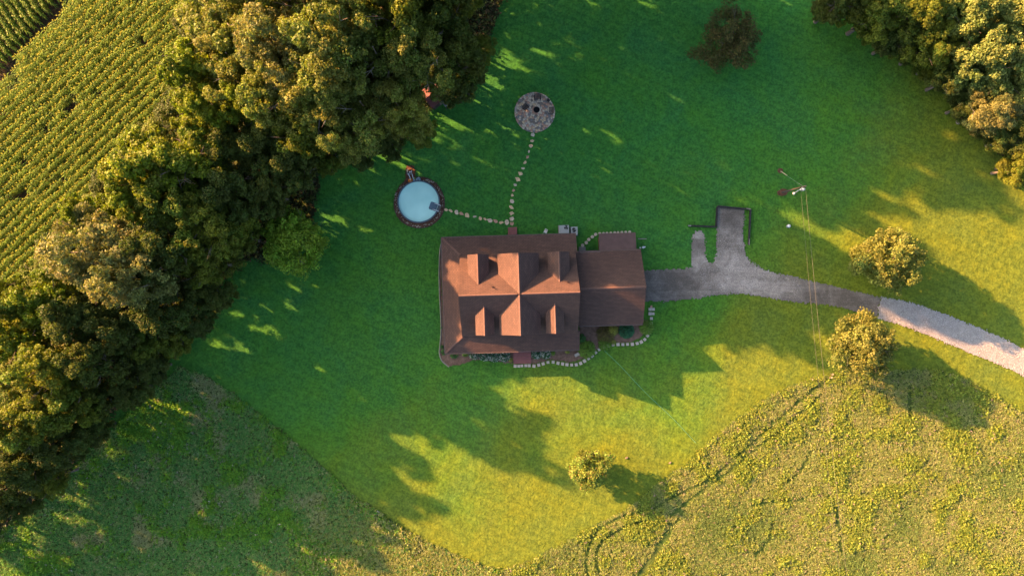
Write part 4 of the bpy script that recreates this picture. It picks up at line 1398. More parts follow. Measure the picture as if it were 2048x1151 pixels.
mb = MB(); mb.tube([(0.1, 0.42, 0.14), (0.42, 0.36, 0.14)], 0.13, 12); mb.build('motor', M['black'], t)


# ------------------------------------------------------------------ parking pad timbers
tw = empty('timber_edging', (*P(1432, 430)[:2], 0))
tag(tw, 'low black timber edging round the end of the parking pad', 'edging')
off = P(1432, 430)
for (a, b_, mat) in (((1382, 451.5), (1431, 453.5), 'timber'), ((1433.5, 414), (1431.5, 453), 'timber'), ((1434, 412.5), (1499, 418.5), 'timber'), ((1500, 418.5), (1496.5, 489), 'timber')):
    pa = P(*a) - off; pb = P(*b_) - off
    for lvl in (0, 1):
        dd = (pb - pa).normalized() * (0.03 * lvl)
        mb = MB(); mb.bar((pa.x + dd.x, pa.y + dd.y, 0.09 + lvl * 0.175), (pb.x - dd.x, pb.y - dd.y, 0.09 + lvl * 0.175), 0.20 - 0.01 * lvl, 0.17); mb.build('timber', M[mat], tw)
pa, pb = P(1376.0, 451.2) - off, P(1381.6, 451.5) - off
mb = MB(); mb.bar((pa.x, pa.y, 0.12), (pb.x, pb.y, 0.12), 0.17, 0.2); mb.build('end_block', M['concrete'], tw)
pa, pb = P(1491, 417.2) - off, P(1499.5, 418.6) - off
mb = MB(); mb.bar((pa.x, pa.y, 0.37), (pb.x, pb.y, 0.37), 0.16, 0.03); mb.build('bleached_board', M['bleached'], tw)
pa, pb = P(1497, 478) - off, P(1496.4, 490) - off
mb = MB(); mb.bar((pa.x, pa.y, 0.37), (pb.x, pb.y, 0.37), 0.12, 0.03); mb.build('bleached_board', M['bleached'], tw)


# ------------------------------------------------------------------ utility pole, guy, wires
PH = 7.7
pt = P(1611.5, 372, PH); pbz = P(1564.5, 384.5)
pole = empty('utility_pole', (pbz.x, pbz.y, 0))
tag(pole, 'wooden utility pole with a lamp arm on the lawn above the driveway', 'utility pole')
dx, dy = pt.x - pbz.x, pt.y - pbz.y
mb = MB(); mb.tube([(0, 0, -0.3), (dx * 0.5, dy * 0.5, PH * 0.5), (dx, dy, PH)], [0.14, 0.11, 0.085], 12); mb.build('shaft', M['pole'], pole, True)
mb = MB(); mb.tube([(dx * 0.86, dy * 0.86, PH * 0.86), (dx * 1.001, dy * 1.001, PH + 0.02)], [0.098, 0.092], 12); mb.build('pole_top', M['pole_sunlit'], pole)  # tip paler than the shaft: sunlight put into its colour
mb = MB(); mb.tube([(0.13, 0.02, 0.0), (0.16 + dx * 0.3, 0.02 + dy * 0.3, 2.4)], 0.05, 6); mb.build('sunlit_strip', M['galv'], pole)  # pale strip added to stand for sunlight on the lower pole
zz = 6.9; cx_, cy_ = dx * 0.9, dy * 0.9
mb = MB(); mb.tube([(cx_, cy_, zz), (cx_ - 0.35, cy_ - 0.3, zz + 0.15), (cx_ - 0.95, cy_ - 0.72, zz - 0.2)], 0.045, 8); mb.build('lamp_arm', M['galv'], pole, True)
mb = MB(); mb.lathe([(0.0, 0.18), (0.12, 0.14), (0.17, 0.0), (0.14, -0.1), (0, -0.14)], 16, (cx_ - 1.05, cy_ - 0.8, zz - 0.25)); mb.build('lamp_head', M['galv'], pole, True)
mb = MB(); mb.lathe([(0.0, 0.42), (0.14, 0.38), (0.19, 0.28), (0.19, -0.3), (0.0, -0.36)], 16, (dx - 0.04, dy - 0.32, 6.9)); mb.build('transformer', M['galv'], pole, True)
mb = MB(); mb.lathe([(0.0, 0.2), (0.07, 0.15), (0.09, 0.0), (0.05, -0.1), (0, -0.12)], 12, (dx - 0.40, dy - 0.36, 7.1)); mb.build('insulator', M['white'], pole)
blob_stone('bare_earth', 1565.5, 384.5, 0.62, M['mulch'], 'patch of bare earth round the foot of the utility pole', 'earth', 'bare patches at the utility pole', 301, 1.25, 0.75, 0.15, 0.012, 14, 0.15)
gp = P(1560.5, 341.5)
blob_stone('bare_earth', 1560.5, 341.0, 0.42, M['mulch'], 'patch of bare earth round the guy wire anchor', 'earth', 'bare patches at the utility pole', 302, 1.0, 0.85, 0.4, 0.012, 12, 0.15)
gw = empty('guy_wire', (gp.x, gp.y, 0)); tag(gw, 'guy wire with a pale guard running up to the utility pole', 'guy wire')
tp_ = Vector((pbz.x + dx * 0.95 - gp.x, pbz.y + dy * 0.95 - gp.y, PH * 0.92))
mb = MB(); mb.tube([(0, 0, -0.2), tp_], 0.009, 5); mb.build('strand', M['galv'], gw)
mb = MB(); mb.tube([tp_ * 0.03, tp_ * 0.31], 0.05, 8); mb.build('guard', M['guard'], gw)


def wire(a, b_, sag, r, label, mat):
    a, b_ = Vector(a), Vector(b_)
    pts = []
    for k in range(41):
        t_ = k / 40
        q = a.lerp(b_, t_); q.z -= sag * 4 * t_ * (1 - t_)
        pts.append(q)
    mb = MB(); mb.tube(pts, r, 5)
    return tag(mb.build('power_line', mat, None, True), label, 'wire', 'power lines over the meadow')


far = P(1708, 1320, 7.3)
wire((pbz.x + dx - 0.40, pbz.y + dy - 0.42, 7.2), (far.x - 0.45, far.y, 7.2), 0.7, 0.009, 'left one of two pale power lines crossing driveway and meadow', M['wire'])
wire((pbz.x + dx + 0.05, pbz.y + dy - 0.1, 7.5), (far.x + 0.35, far.y, 7.5), 0.7, 0.012, 'right one of two pale power lines crossing driveway and meadow', M['wire'])
mb = MB(); mb.tube([(0, 0, -0.3), (0, 0, 7.9)], [0.17, 0.11], 12); o = mb.build('utility_pole', M['pole'], None, True)
o.location = (far.x, far.y, 0); tag(o, 'second wooden utility pole below the lower edge of the picture, carrying the power lines', 'utility pole')

# well cap, bucket, small dark lumps, cord
p = P(1577.2, 452, 0.4); t = empty('well_cap', (p.x, p.y, 0)); tag(t, 'small white well pipe with a domed cap on the lawn', 'well cap')
mb = MB(); mb.lathe([(0.17, -0.1), (0.17, 0.5)], 18); mb.build('pipe', M['galv'], t, True)
mb = MB(); mb.lathe([(0.22, 0.5), (0.22, 0.58), (0.15, 0.64), (0.0, 0.66)], 18); mb.build('cap', M['white'], t, True)
p = P(235, 752, 0.6); t = empty('white_bucket', (p.x, p.y, 0), R(40)); tag(t, 'white bucket lying at the edge of the left woods', 'bucket')
mb = MB(); mb.tube([(0, 0.25, 0.22), (0.0, -0.25, 0.22)], [0.19, 0.24], 18, False); mb.build('body', M['galv'], t, True)
mb = MB(); mb.tube([(0, -0.25, 0.22), (0.0, -0.29, 0.22)], [0.26, 0.26], 18); mb.build('rim', M['white'], t)
blob_stone('dark_clod', 1253.5, 914.5, 0.17, M['stone_dark'], 'small dark clod on the sunlit lawn right of the little tree', 'clod', None, 311, 1.3, 0.7, 0.5, 0.1)
blob_stone('dark_clod', 1340, 924.5, 0.15, M['stone_dark'], 'small dark clod on the sunlit lawn near the meadow edge', 'clod', None, 312, 1.4, 0.6, 0.6, 0.1)
blob_stone('dark_clod', 1683, 733, 0.17, M['stone_dark'], 'small dark clod on the lawn below the lower driveway tree', 'clod', None, 313, 1.2, 0.8, 0.6, 0.1)
ca, cb = P(1208, 700), P(1392, 884)
mb = MB(); pts_ = [ca.lerp(cb, k / 30) + Vector((0.05 * math.sin(k * 0.35), 0.05 * math.sin(k * 0.35), 0.015)) for k in range(31)]
mb.tube(pts_, 0.021, 6); tag(mb.build('garden_hose', M['cord'], None, True), 'thin straight green hose lying across the lower lawn', 'hose')

# red shed in the wood edge
p = P(872, 184, 2.4); t = empty('shed', (p.x, p.y, 0), R(38)); tag(t, 'red roofed shed half hidden under the big trees', 'shed')
mb = MB(); mb.box((0, 0, 1.05), (3.0, 2.2, 2.1)); mb.build('wall', M['darkwood'], t)
mb = MB(); gable_roof_x(mb, -1.75, 1.75, 0, 1.35, 3.0, 0.55, 0.08); mb.build('roof', M['shedroof'], t)
mb = MB(); mb.slab([(-0.2, -1.3, 2.1), (-0.2, -2.2, 1.85), (1.3, -2.2, 1.85), (1.3, -1.3, 2.1)], (1, 0, 0), 0.04); mb.build('tin_canopy', M['tin'], t)
for x in (-0.1, 1.2):
    mb = MB(); mb.box((x, -2.1, 0.85), (0.09, 0.09, 1.75)); mb.build('post', M['darkwood'], t)
mb = MB(); mb.box((0, -1.12, 0.95), (0.9, 0.06, 1.8)); mb.build('door', M['oldwood'], t)


# ------------------------------------------------------------------ trees
KIND = {
    # name: (Rr, Rz, height, crown colour, lobes, leaves, leaf size, second colour)
    'olive': (4.6, 7.4, 22.0, (0.145, 0.176, 0.028), 66, 56000, 0.25, ((0.175, 0.19, 0.045), 0.25)),
    'olive_b': (4.6, 8.0, 22.0, (0.128, 0.166, 0.026), 64, 56000, 0.25, ((0.165, 0.178, 0.04), 0.22)),
    'yellow': (4.2, 6.4, 18.0, (0.160, 0.205, 0.012), 70, 52000, 0.30, ((0.11, 0.15, 0.012), 0.25)),
    'green': (4.4, 6.6, 18.0, (0.105, 0.145, 0.014), 60, 46000, 0.27, ((0.12, 0.135, 0.013), 0.2)),
    'bright': (4.3, 4.0, 8.5, (0.165, 0.29, 0.024), 90, 36000, 0.27, ((0.17, 0.25, 0.022), 0.25)),
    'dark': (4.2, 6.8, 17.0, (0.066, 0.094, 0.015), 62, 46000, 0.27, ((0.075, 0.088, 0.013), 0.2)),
    'beige': (4.8, 7.4, 20.0, (0.175, 0.190, 0.056), 80, 60000, 0.24, ((0.12, 0.135, 0.035), 0.3)),
    'gold': (4.1, 4.1, 8.6, (0.148, 0.182, 0.036), 150, 44000, 0.26, ((0.125, 0.145, 0.03), 0.25)),
    'gold_b': (4.1, 3.9, 8.6, (0.145, 0.172, 0.036), 130, 42000, 0.25, ((0.115, 0.14, 0.03), 0.3)),
    'maroon': (4.4, 4.4, 9.5, (0.088, 0.078, 0.024), 84, 26000, 0.24, ((0.07, 0.085, 0.02), 0.3)),
    'pale': (4.4, 6.3, 14.0, (0.190, 0.238, 0.058), 84, 56000, 0.29, ((0.10, 0.14, 0.032), 0.3)),
    'young': (2.0, 2.2, 4.9, (0.140, 0.200, 0.034), 75, 14000, 0.19, ((0.13, 0.09, 0.03), 0.12)),
}
CRZ = {}
TREE = {}
for i, (k, (Rr, Rz, ht, c, lb, lv, lf, sec)) in enumerate(KIND.items()):
    cm = crown_mesh('crown_' + k, Rr, Rz, c, lb, lv, lf, 0.26, 60 + i, 0.235 if ht > 12 else (0.27 if not k.startswith('gold') else 0.23), 0.0, sec)
    cm.materials.append(M['leaf'])
    cz = ht - Rz * 0.98
    tm = trunk_mesh('trunk_' + k, ht, 0.30 if ht > 12 else (0.2 if ht > 6 else 0.09), cz, Rr, Rz, 90 + i, 9)
    tm.materials.append(M['palebark'] if k in ('olive', 'beige', 'olive_b') else M['bark'])
    TREE[k] = (cm, tm, cz, Rr, ht)


def tree(px, py, rpx, h, kind, label, group, name='woodland_tree', cat='tree', seen=True):
    """tree whose crown is seen round photo pixel (px, py) with radius rpx; h metres tall"""
    cm, tm, cz, Rr, ht = TREE[kind]
    sz = h / ht
    zc = cz * sz + (0.25 * Rr)
    p = P(px, py, zc) if seen else Vector(((px - 1024) * S, -(py - 575.5) * S, 0))
    r = rpx * S * (1 - zc / H) if seen else rpx * S
    sx = r / (Rr * 1.0)
    t = empty(name, (p.x, p.y, 0), random.uniform(0, 6.28))
    t.scale = (sx, sx, sz)
    tag(t, label, cat, group)
    o = link('trunk', tm, t)
    o = link('crown', cm, t); o.location = (0, 0, cz)
    return t


GW = 'trees of the left woodland'
LEFT = [
    # top block, big olive trees
    (436, 40, 84, 21, 'olive_b', 'olive tree beside the corn at the top edge of the picture'),
    (520, 20, 84, 23, 'olive', 'olive tree at the top edge, second from the corn'),
    (612, 10, 86, 27, 'olive_b', 'olive tree at the top edge above the bare pale branches'),
    (705, 25, 86, 28, 'olive', 'pale olive tree at the top edge, centre of the woodland front'),
    (800, 15, 84, 29, 'green', 'greener tall tree at the top edge above the red shed'),
    (884, 30, 66, 29, 'dark', 'dark tree at the top edge nearest the open lawn'),
    (470, 118, 78, 21, 'olive', 'olive tree just right of the yellow tree at the corn corner'),
    (560, 105, 88, 26.5, 'beige', 'brownish olive tree in the second row below the top edge'),
    (655, 115, 92, 28.5, 'olive', 'largest olive tree in the middle of the upper woodland'),
    (750, 115, 88, 26, 'olive_b', 'olive tree with pale crown, two rows above the pool'),
    (838, 110, 74, 25, 'olive', 'olive tree left of the red shed'),
    (918, 118, 56, 21, 'dark', 'dark tree reaching toward the stone patio'),
    (560, 190, 74, 24, 'olive_b', 'olive tree at the lower left of the big olive stand'),
    (640, 205, 80, 23, 'olive', 'olive tree on the lower edge of the big olive stand'),
    (725, 210, 80, 22, 'olive_b', 'olive tree above the pool, lower edge of the stand'),
    (800, 215, 62, 20, 'olive', 'olive tree overhanging the lawn right below the shed'),
    (600, 258, 56, 18, 'green', 'green tree under the lower edge of the olive stand'),
    (690, 265, 50, 17, 'olive', 'smaller olive tree at the wood edge above the pool'),
    # yellow trees at the corn
    (395, 150, 66, 19, 'yellow', 'bright yellow tree bulging into the corn'),
    (405, 225, 60, 18, 'yellow', 'yellow tree directly below the one bulging into the corn'),
    (487, 205, 52, 19, 'yellow', 'yellow tree tucked against the brownish olive tree'),
    (290, 335, 80, 19, 'yellow', 'large yellow tree at the corn edge left of centre'),
    (370, 320, 72, 18, 'yellow', 'yellow green tree right of the large yellow one'),
    (265, 405, 62, 18, 'yellow', 'yellow tree below the large yellow one at the corn'),
    (180, 430, 48, 16, 'yellow', 'small yellowish tree above the beige tree at the corn'),
    (345, 405, 72, 18, 'green', 'green tree in the middle of the wood below the yellow ones'),
    # dark interior / lawn side
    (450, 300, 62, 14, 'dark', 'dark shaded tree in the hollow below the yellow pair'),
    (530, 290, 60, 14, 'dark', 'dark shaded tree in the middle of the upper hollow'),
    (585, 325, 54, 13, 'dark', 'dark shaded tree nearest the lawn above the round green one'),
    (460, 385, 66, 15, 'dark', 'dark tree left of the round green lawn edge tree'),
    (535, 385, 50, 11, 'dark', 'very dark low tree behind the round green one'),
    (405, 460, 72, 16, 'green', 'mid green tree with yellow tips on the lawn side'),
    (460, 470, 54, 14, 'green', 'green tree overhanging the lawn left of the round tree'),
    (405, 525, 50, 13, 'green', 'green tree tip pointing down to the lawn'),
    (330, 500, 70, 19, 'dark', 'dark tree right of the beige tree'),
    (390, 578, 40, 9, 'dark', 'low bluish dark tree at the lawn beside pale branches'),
    # beige and lower left
    (188, 505, 92, 22, 'beige', 'large beige tree at the corn, the palest crown of the left wood'),
    (262, 555, 74, 22, 'beige', 'second beige tree, shaded, right below the palest one'),
    (90, 590, 58, 17, 'yellow', 'yellow tree at the corn left of the beige trees'),
    (30, 600, 50, 17, 'green', 'green tree at the left edge where the corn ends'),
    (320, 620, 62, 14, 'dark', 'dark tree at the wood corner above the mown strip'),
    (150, 640, 66, 17, 'dark', 'dark tree below the yellow one left of the wood middle'),
    (40, 670, 62, 16, 'yellow', 'dull yellow tree at the left picture edge'),
    (235, 650, 60, 14, 'dark', 'dark tree above the white bucket'),
    (90, 735, 66, 18.5, 'green', 'green tree at left below the dull yellow one'),
    (185, 725, 58, 17, 'dark', 'dark tree left of the white bucket'),
    (15, 770, 58, 15, 'olive_b', 'brownish tree at the left edge, middle of the lower wood'),
    (285, 690, 40, 9, 'green', 'low green tree beside the mown strip above the bucket'),
    (120, 810, 60, 17, 'green', 'green tree in the lower wood left of the mown strip'),
    (45, 850, 64, 18, 'green', 'green tree at the left edge, second from the bottom row'),
    (190, 795, 42, 10, 'dark', 'low dark tree at the mown strip below the bucket'),
    (115, 890, 56, 13, 'dark', 'dark tree at the wood edge above the shaded meadow'),
    (40, 935, 58, 16, 'dark', 'dark tree at the left edge, bottom row of the wood'),
    (170, 865, 38, 9, 'dark', 'low dark tree at the pointed end of the mown strip'),
    (20, 1005, 44, 12, 'dark', 'last dark tree at the lower left of the wood'),
    (90, 965, 36, 9, 'green', 'low green tree at the lower wood edge by the meadow'),
]
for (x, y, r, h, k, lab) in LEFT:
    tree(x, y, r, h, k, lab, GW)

LOW_BLOCK = [  # shrubs added to block sun leaking under the crowns
    (958, 95, 'beside the lawn left of the stone patio, upper one'), (938, 140, 'beside the lawn left of the stone patio, lower one'),
    (912, 172, 'right of the red shed'), (838, 262, 'below the olive tree that overhangs the lawn'), (775, 285, 'at the wood edge above the pool pump, right one'),
    (712, 300, 'at the wood edge above the pool pump, left one'), (655, 318, 'at the wood corner left of the pool'), (428, 590, 'right of the low bluish tree at the lawn'), (385, 640, 'at the wood corner above the mown strip end'), (342, 690, 'along the mown strip, highest one'),
    (297, 738, 'along the mown strip, second one down'), (252, 785, 'along the mown strip right below the bucket'), (600, 310, 'in the dark hollow under the olive stand'),
    (880, 120, 'in shade between shed and dark trees'), (900, 70, 'in shade under the dark tree at the top edge')]
for i, (x, y, lab) in enumerate(LOW_BLOCK):
    tree(x, y, 33 + 4 * (i % 3), 6.2 + 0.7 * (i % 4), 'dark' if i % 3 else 'green', 'added low sun-blocking shrub ' + lab, 'added shrubs along the wood edge', 'woodland_shrub', 'shrub')

SUN_BLOCK = [(446, -30), (438, 30), (420, 85), (408, 140), (408, 195), (385, 245), (345, 290), (305, 332), (270, 375), (238, 420), (205, 462), (172, 505), (135, 545), (95, 585), (55, 618), (15, 655), (-25, 690)]
for i, (x, y) in enumerate(SUN_BLOCK):  # unseen shrubs added to stop low sun from the corn side
    tree(x + 14, y + 12, 46, 8.2 + 0.8 * (i % 3), ('green', 'yellow', 'dark')[i % 3], f'added unseen shrub blocking low sun beside the corn, {ORD[i]} from the top', 'added sun-blocking shrubs beside the corn', 'sun_block_shrub', 'shrub', seen=False)

tree(898, 78, 46, 15, 'dark', 'added unseen tree blocking a sun streak between shed and top edge', GW, seen=False)  # hidden tree added to close a sunny gap onto the lawn
tree(930, 40, 42, 13, 'green', 'green shaded tree under the tall dark crown at the top edge', GW, seen=False)
GR_ = 'trees of the upper right woodland'
RIGHT = [
    (1690, -8, 50, 12, 'dark', 'dark tree at the top edge, first from the lawn in the right wood'),
    (1765, 15, 58, 12, 'green', 'dark green tree at the top edge, second in the right wood'),
    (1845, 10, 62, 13, 'green', 'green tree at the top edge left of the pale gold trees'),
    (1800, 72, 42, 9, 'dark', 'low dark tree at the lawn edge of the right wood'),
    (1875, 85, 52, 11, 'green', 'green tree between lawn and pale gold trees'),
    (1935, 20, 66, 15, 'pale', 'pale gold tree at the top edge of the right wood'),
    (2020, 40, 78, 15, 'pale', 'pale gold tree in the upper right corner'),
    (1965, 112, 70, 14, 'pale', 'pale gold tree, largest one in the middle of the right wood'),
    (2040, 150, 66, 13, 'pale', 'pale gold tree at the right edge of the picture'),
    (1915, 150, 44, 9, 'dark', 'low dark tree under the pale gold trees'),
    (1995, 215, 62, 10, 'beige', 'orange beige tree at the bottom of the right wood'),
    (1945, 205, 40, 7, 'dark', 'low dark tree left of the orange beige tree'),
    (2045, 270, 52, 9, 'dark', 'dark tree at the right edge below the orange beige tree'),
    (2052, 330, 40, 8, 'green', 'last green tree of the right wood at the picture edge'),
]
for (x, y, r, h, k, lab) in RIGHT:
    tree(x, y, r, h, k, lab, GR_)

for i, (x, y) in enumerate([(1628, 34), (1662, 40), (1700, 60), (1727, 80), (1748, 98), (1776, 112), (1800, 124), (1830, 150), (1856, 174), (1900, 222), (1940, 270), (1988, 340), (2020, 352)]):
    tree(x + 4, y - 2, 26 + 5 * (i % 2), 3.8 + 0.6 * (i % 3), ('dark', 'green')[i % 2], f'low shrub along the foot of the right wood, {ORD[i]} from the top edge', 'shrubs at the right wood', 'woodland_shrub', 'shrub', seen=False)
tree(1785, 515, 66, 8.6, 'gold', 'dense round golden tree above the driveway', 'trees standing on the lawn', 'lawn_tree')
tree(1735, 690, 66, 8.4, 'gold_b', 'dense round golden tree below the driveway, beside the meadow', 'trees standing on the lawn', 'lawn_tree')
tree(1180, 938, 42, 5.5, 'young', 'small yellowish tree alone on the sunlit lawn', 'trees standing on the lawn', 'lawn_tree')
tree(1470, 72, 64, 8.0, 'maroon', 'dark reddish brown tree alone on the upper lawn', 'trees standing on the lawn', 'lawn_tree')
tree(587, 478, 68, 8.0, 'bright', 'round green tree standing out from the left wood onto the lawn', 'trees standing on the lawn', 'lawn_tree')

# trees beyond the top edge that shade the lawn
LT = 'tall woodland tree just beyond the top edge of the picture, shading the lawn'
for i, (x, y, r, h, k) in enumerate([
        (700, -75, 66, 27, 'olive'), (800, -85, 66, 28, 'olive_b'), (890, -70, 64, 27.5, 'green'), (975, -78, 62, 27, 'olive'), (1080, -76, 60, 28, 'green'),
        (1180, -80, 58, 26.5, 'olive_b'), (1290, -85, 60, 24, 'olive'), (1405, -95, 58, 20, 'green'),
        (865, 0, 60, 28, 'dark'), (850, -175, 70, 27, 'olive_b'), (960, -185, 68, 28, 'green'), (1070, -180, 64, 26, 'olive'), (1190, -190, 64, 27, 'green')]):
    tree(x, y, r, h, k, LT, 'trees beyond the top edge', seen=False)
for i in range(9):  # unseen low trees added to block sun under the tall crowns
    tree(700 + i * 88, -62 - 14 * (i % 3), 46, 9 + (i % 3), ('green', 'dark')[i % 2], 'added unseen low tree beyond the top edge, blocking low sun', 'added low trees beyond the top edge', seen=False)
for i, (x, y, r, h, k) in enumerate([(-40, 700, 62, 16, 'green'), (-55, 860, 62, 18, 'dark'), (-60, 990, 62, 18, 'green'), (-45, 1080, 58, 17, 'dark'), (-130, 1040, 66, 19, 'green'), (-190, 960, 66, 19, 'dark'), (-140, 1130, 62, 18, 'dark'), (-100, 780, 62, 16, 'dark'), (-110, 920, 62, 15, 'green')]):
    tree(x, y, r, h, k, 'woodland tree just beyond the left edge of the picture', 'trees beyond the left edge', seen=False)


# ------------------------------------------------------------------ undergrowth, meadow and verge growth
def px_to_world(q, z=0.0):
    return np.stack([(q[:, 0] - 1024) * S, -(q[:, 1] - 575.5) * S, np.full(len(q), z)], 1)


def scatter_px(poly, n, g, box=None):
    pts = np.array(poly, float)
    lo, hi = pts.min(0), pts.max(0)
    if box is not None:
        lo = np.maximum(lo, box[:2]); hi = np.minimum(hi, box[2:])
    q = g.uniform(lo, hi, (n, 2))
    return q[inside_poly(q[:, 0], q[:, 1], poly)]


def seg_dist(q, line):
    dmin = np.full(len(q), 1e9)
    for (x0, y0), (x1, y1) in zip(line[:-1], line[1:]):
        a = np.array([x0, y0]); b_ = np.array([x1, y1]) - a
        t_ = np.clip(((q - a) @ b_) / (b_ @ b_), 0, 1)
        dmin = np.minimum(dmin, np.linalg.norm(q - a - t_[:, None] * b_, axis=1))
    return dmin


def vnoise(q, cell, seed):
    g = np.random.default_rng(seed)
    r = g.random((256, 256))
    x = q[:, 0] / cell + 100; y = q[:, 1] / cell + 100
    x0 = np.floor(x).astype(int); y0 = np.floor(y).astype(int)
    fx = x - x0; fy = y - y0
    fx = fx * fx * (3 - 2 * fx); fy = fy * fy * (3 - 2 * fy)
    h = lambda a, b_: r[a % 256, b_ % 256]
    return h(x0, y0) * (1 - fx) * (1 - fy) + h(x0 + 1, y0) * fx * (1 - fy) + h(x0, y0 + 1) * (1 - fx) * fy + h(x0 + 1, y0 + 1) * fx * fy


def tufts(q, K, spread, height, L, W, cols, g, up=0.55):
    """q: tuft pixels; per-tuft arrays spread/height/L (metres), cols (N,3); returns quads and colours"""
    n = len(q)
    base = px_to_world(q)
    a = g.uniform(0, 2 * np.pi, (n, K))
    rad = spread[:, None] * np.sqrt(g.random((n, K)))
    c = base[:, None, :] + np.stack([rad * np.cos(a), rad * np.sin(a), height[:, None] * g.uniform(0.15, 1.0, (n, K)) * (1 - 0.5 * (rad / np.maximum(spread[:, None], 1e-6)) ** 2)], -1)
    along = np.stack([np.cos(a) * 0.8, np.sin(a) * 0.8, g.uniform(0.0, 1.6, (n, K)) * up], -1) + g.normal(size=(n, K, 3)) * 0.3
    nr = np.stack([np.cos(a) * -0.4, np.sin(a) * -0.4, np.ones((n, K))], -1) + g.normal(size=(n, K, 3)) * 0.55
    LL = L[:, None] * g.uniform(0.6, 1.4, (n, K))
    WW = LL * W[:, None]
    V = rhombi(c.reshape(-1, 3), nr.reshape(-1, 3), LL.reshape(-1), WW.reshape(-1), g, along.reshape(-1, 3))
    C = np.repeat(cols, K, 0) * g.uniform(0.65, 1.35, (n * K, 1))
    return V, C


RUTS = [smooth_line(l, 8) for l in (
    [(1655, 755), (1600, 800), (1545, 848), (1480, 905), (1420, 955), (1360, 985), (1310, 1012)],
    [(1640, 790), (1570, 850), (1500, 905), (1445, 950), (1395, 985), (1340, 1030)],
    [(1285, 1018), (1240, 1035), (1200, 1055), (1178, 1090), (1172, 1125), (1180, 1160)],
    [(1290, 1038), (1245, 1055), (1205, 1080), (1192, 1115), (1200, 1160)],
    [(1365, 1020), (1340, 1065), (1310, 1110), (1275, 1160)],
    [(1340, 1045), (1325, 1075), (1300, 1115), (1262, 1160)],
    [(1620, 905), (1600, 940), (1575, 960)], [(1545, 1040), (1535, 1080), (1510, 1110)], [(1672, 1010), (1678, 1050), (1680, 1100)],
    [(1820, 770), (1818, 800), (1820, 830)], [(1500, 1010), (1560, 1000), (1610, 1000)])]
ALLRUTS = RUTS


def meadow(name, poly, n, seed, box, kind, label):
    g = np.random.default_rng(seed)
    q = scatter_px(poly, n, g, box)
    near = np.full(len(q), 1e9)
    for l in ALLRUTS:
        near = np.minimum(near, seg_dist(q, l))
    q = q[near > 3.7 + 1.8 * g.random(len(q))]
    q = q + g.normal(0, 1.8, q.shape)
    n1 = vnoise(q, 95, seed); n2 = vnoise(q, 28, seed + 1); n3 = vnoise(q, 9, seed + 2)
    weed = (0.50 * n2 + 0.30 * n1 + 0.20 * n3) + g.normal(0, 0.07, len(q))
    N = len(q)
    thr = 0.61 if kind == 'strawy' else 0.60
    lush = weed > thr
    straw = np.array([(0.26, 0.295, 0.09), (0.235, 0.28, 0.075), (0.20, 0.265, 0.06), (0.29, 0.295, 0.12)]) if kind == 'strawy' else \
        np.array([(0.15, 0.31, 0.07), (0.115, 0.29, 0.06), (0.24, 0.32, 0.11), (0.085, 0.26, 0.065)])
    green = np.array([(0.20, 0.26, 0.035), (0.17, 0.245, 0.035), (0.225, 0.265, 0.04)]) if kind == 'strawy' else \
        np.array([(0.125, 0.29, 0.022), (0.10, 0.26, 0.03), (0.15, 0.30, 0.022)])
    cols = np.where(lush[:, None], green[g.integers(0, 3, N)], straw[g.integers(0, 4, N)])
    if kind == 'strawy':
        mossy = (n1 + g.normal(0, 0.16, N) < 0.36) & ~lush
        cols[mossy] = np.array([(0.15, 0.22, 0.055)]) * g.uniform(0.8, 1.2, (mossy.sum(), 1))
        pink = g.random(N) < 0.012
        cols[pink] = (0.34, 0.25, 0.20)
    else:
        pale = (vnoise(q, 40, seed + 7) + g.normal(0, 0.10, N) > 0.74) & ~lush
        cols[pale] = np.array([(0.30, 0.33, 0.15)]) * g.uniform(0.8, 1.15, (pale.sum(), 1))
        w = g.random(N) < 0.012
        cols[w] = (0.36, 0.34, 0.27)
    if kind == 'wet':       # sunlit straw tone put into the tuft colour toward the right end
        strawy = g.random(N) < np.clip((q[:, 0] - 540) / 260 + (q[:, 1] - 1060) / 320, 0, 0.85)
        pal = np.array([(0.26, 0.295, 0.09), (0.235, 0.28, 0.075), (0.29, 0.295, 0.12), (0.20, 0.25, 0.035)])
        cols[strawy] = pal[g.integers(0, 4, strawy.sum())]
    big = np.where(lush, 1.0 + 0.5 * np.clip((weed - thr) * 8, 0, 1), 0.85 + 0.4 * n3)
    V, C = tufts(q, 8, 0.21 * big, 0.26 * big * (0.5 + n2), 0.205 * (0.8 + 0.3 * big), np.where(lush, 0.55, 0.26), cols, g)
    return tag(link(name, quads_mesh(name, V, C), None, M['leaf']), label, 'meadow growth', kind='stuff')


meadow('meadow_grass', MEAD_R, 95000, 71, (960, 700, 2110, 1190), 'strawy', 'rough straw coloured meadow with yellow weeds and tyre ruts, lower right')
meadow('meadow_grass', MEAD_L, 80000, 72, (-60, 700, 1040, 1190), 'wet', 'shaded rough green meadow at the lower left')


# undergrowth on the woodland floor
def undergrowth(name, polys, n, seed, box, label):
    g = np.random.default_rng(seed)
    q = np.concatenate([scatter_px(pl_, n, g, box) for pl_ in polys])
    q = q[~inside_poly(q[:, 0], q[:, 1], [(x, y) for x, y in CORN])]
    N = len(q)
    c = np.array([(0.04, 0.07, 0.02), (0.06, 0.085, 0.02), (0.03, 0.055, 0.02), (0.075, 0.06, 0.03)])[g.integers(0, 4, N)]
    b_ = g.uniform(0.7, 2.6, N)
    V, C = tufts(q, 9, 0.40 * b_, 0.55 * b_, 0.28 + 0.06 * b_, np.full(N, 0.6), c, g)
    return tag(link(name, quads_mesh(name, V, C), None, M['leaf']), label, 'undergrowth', kind='stuff')


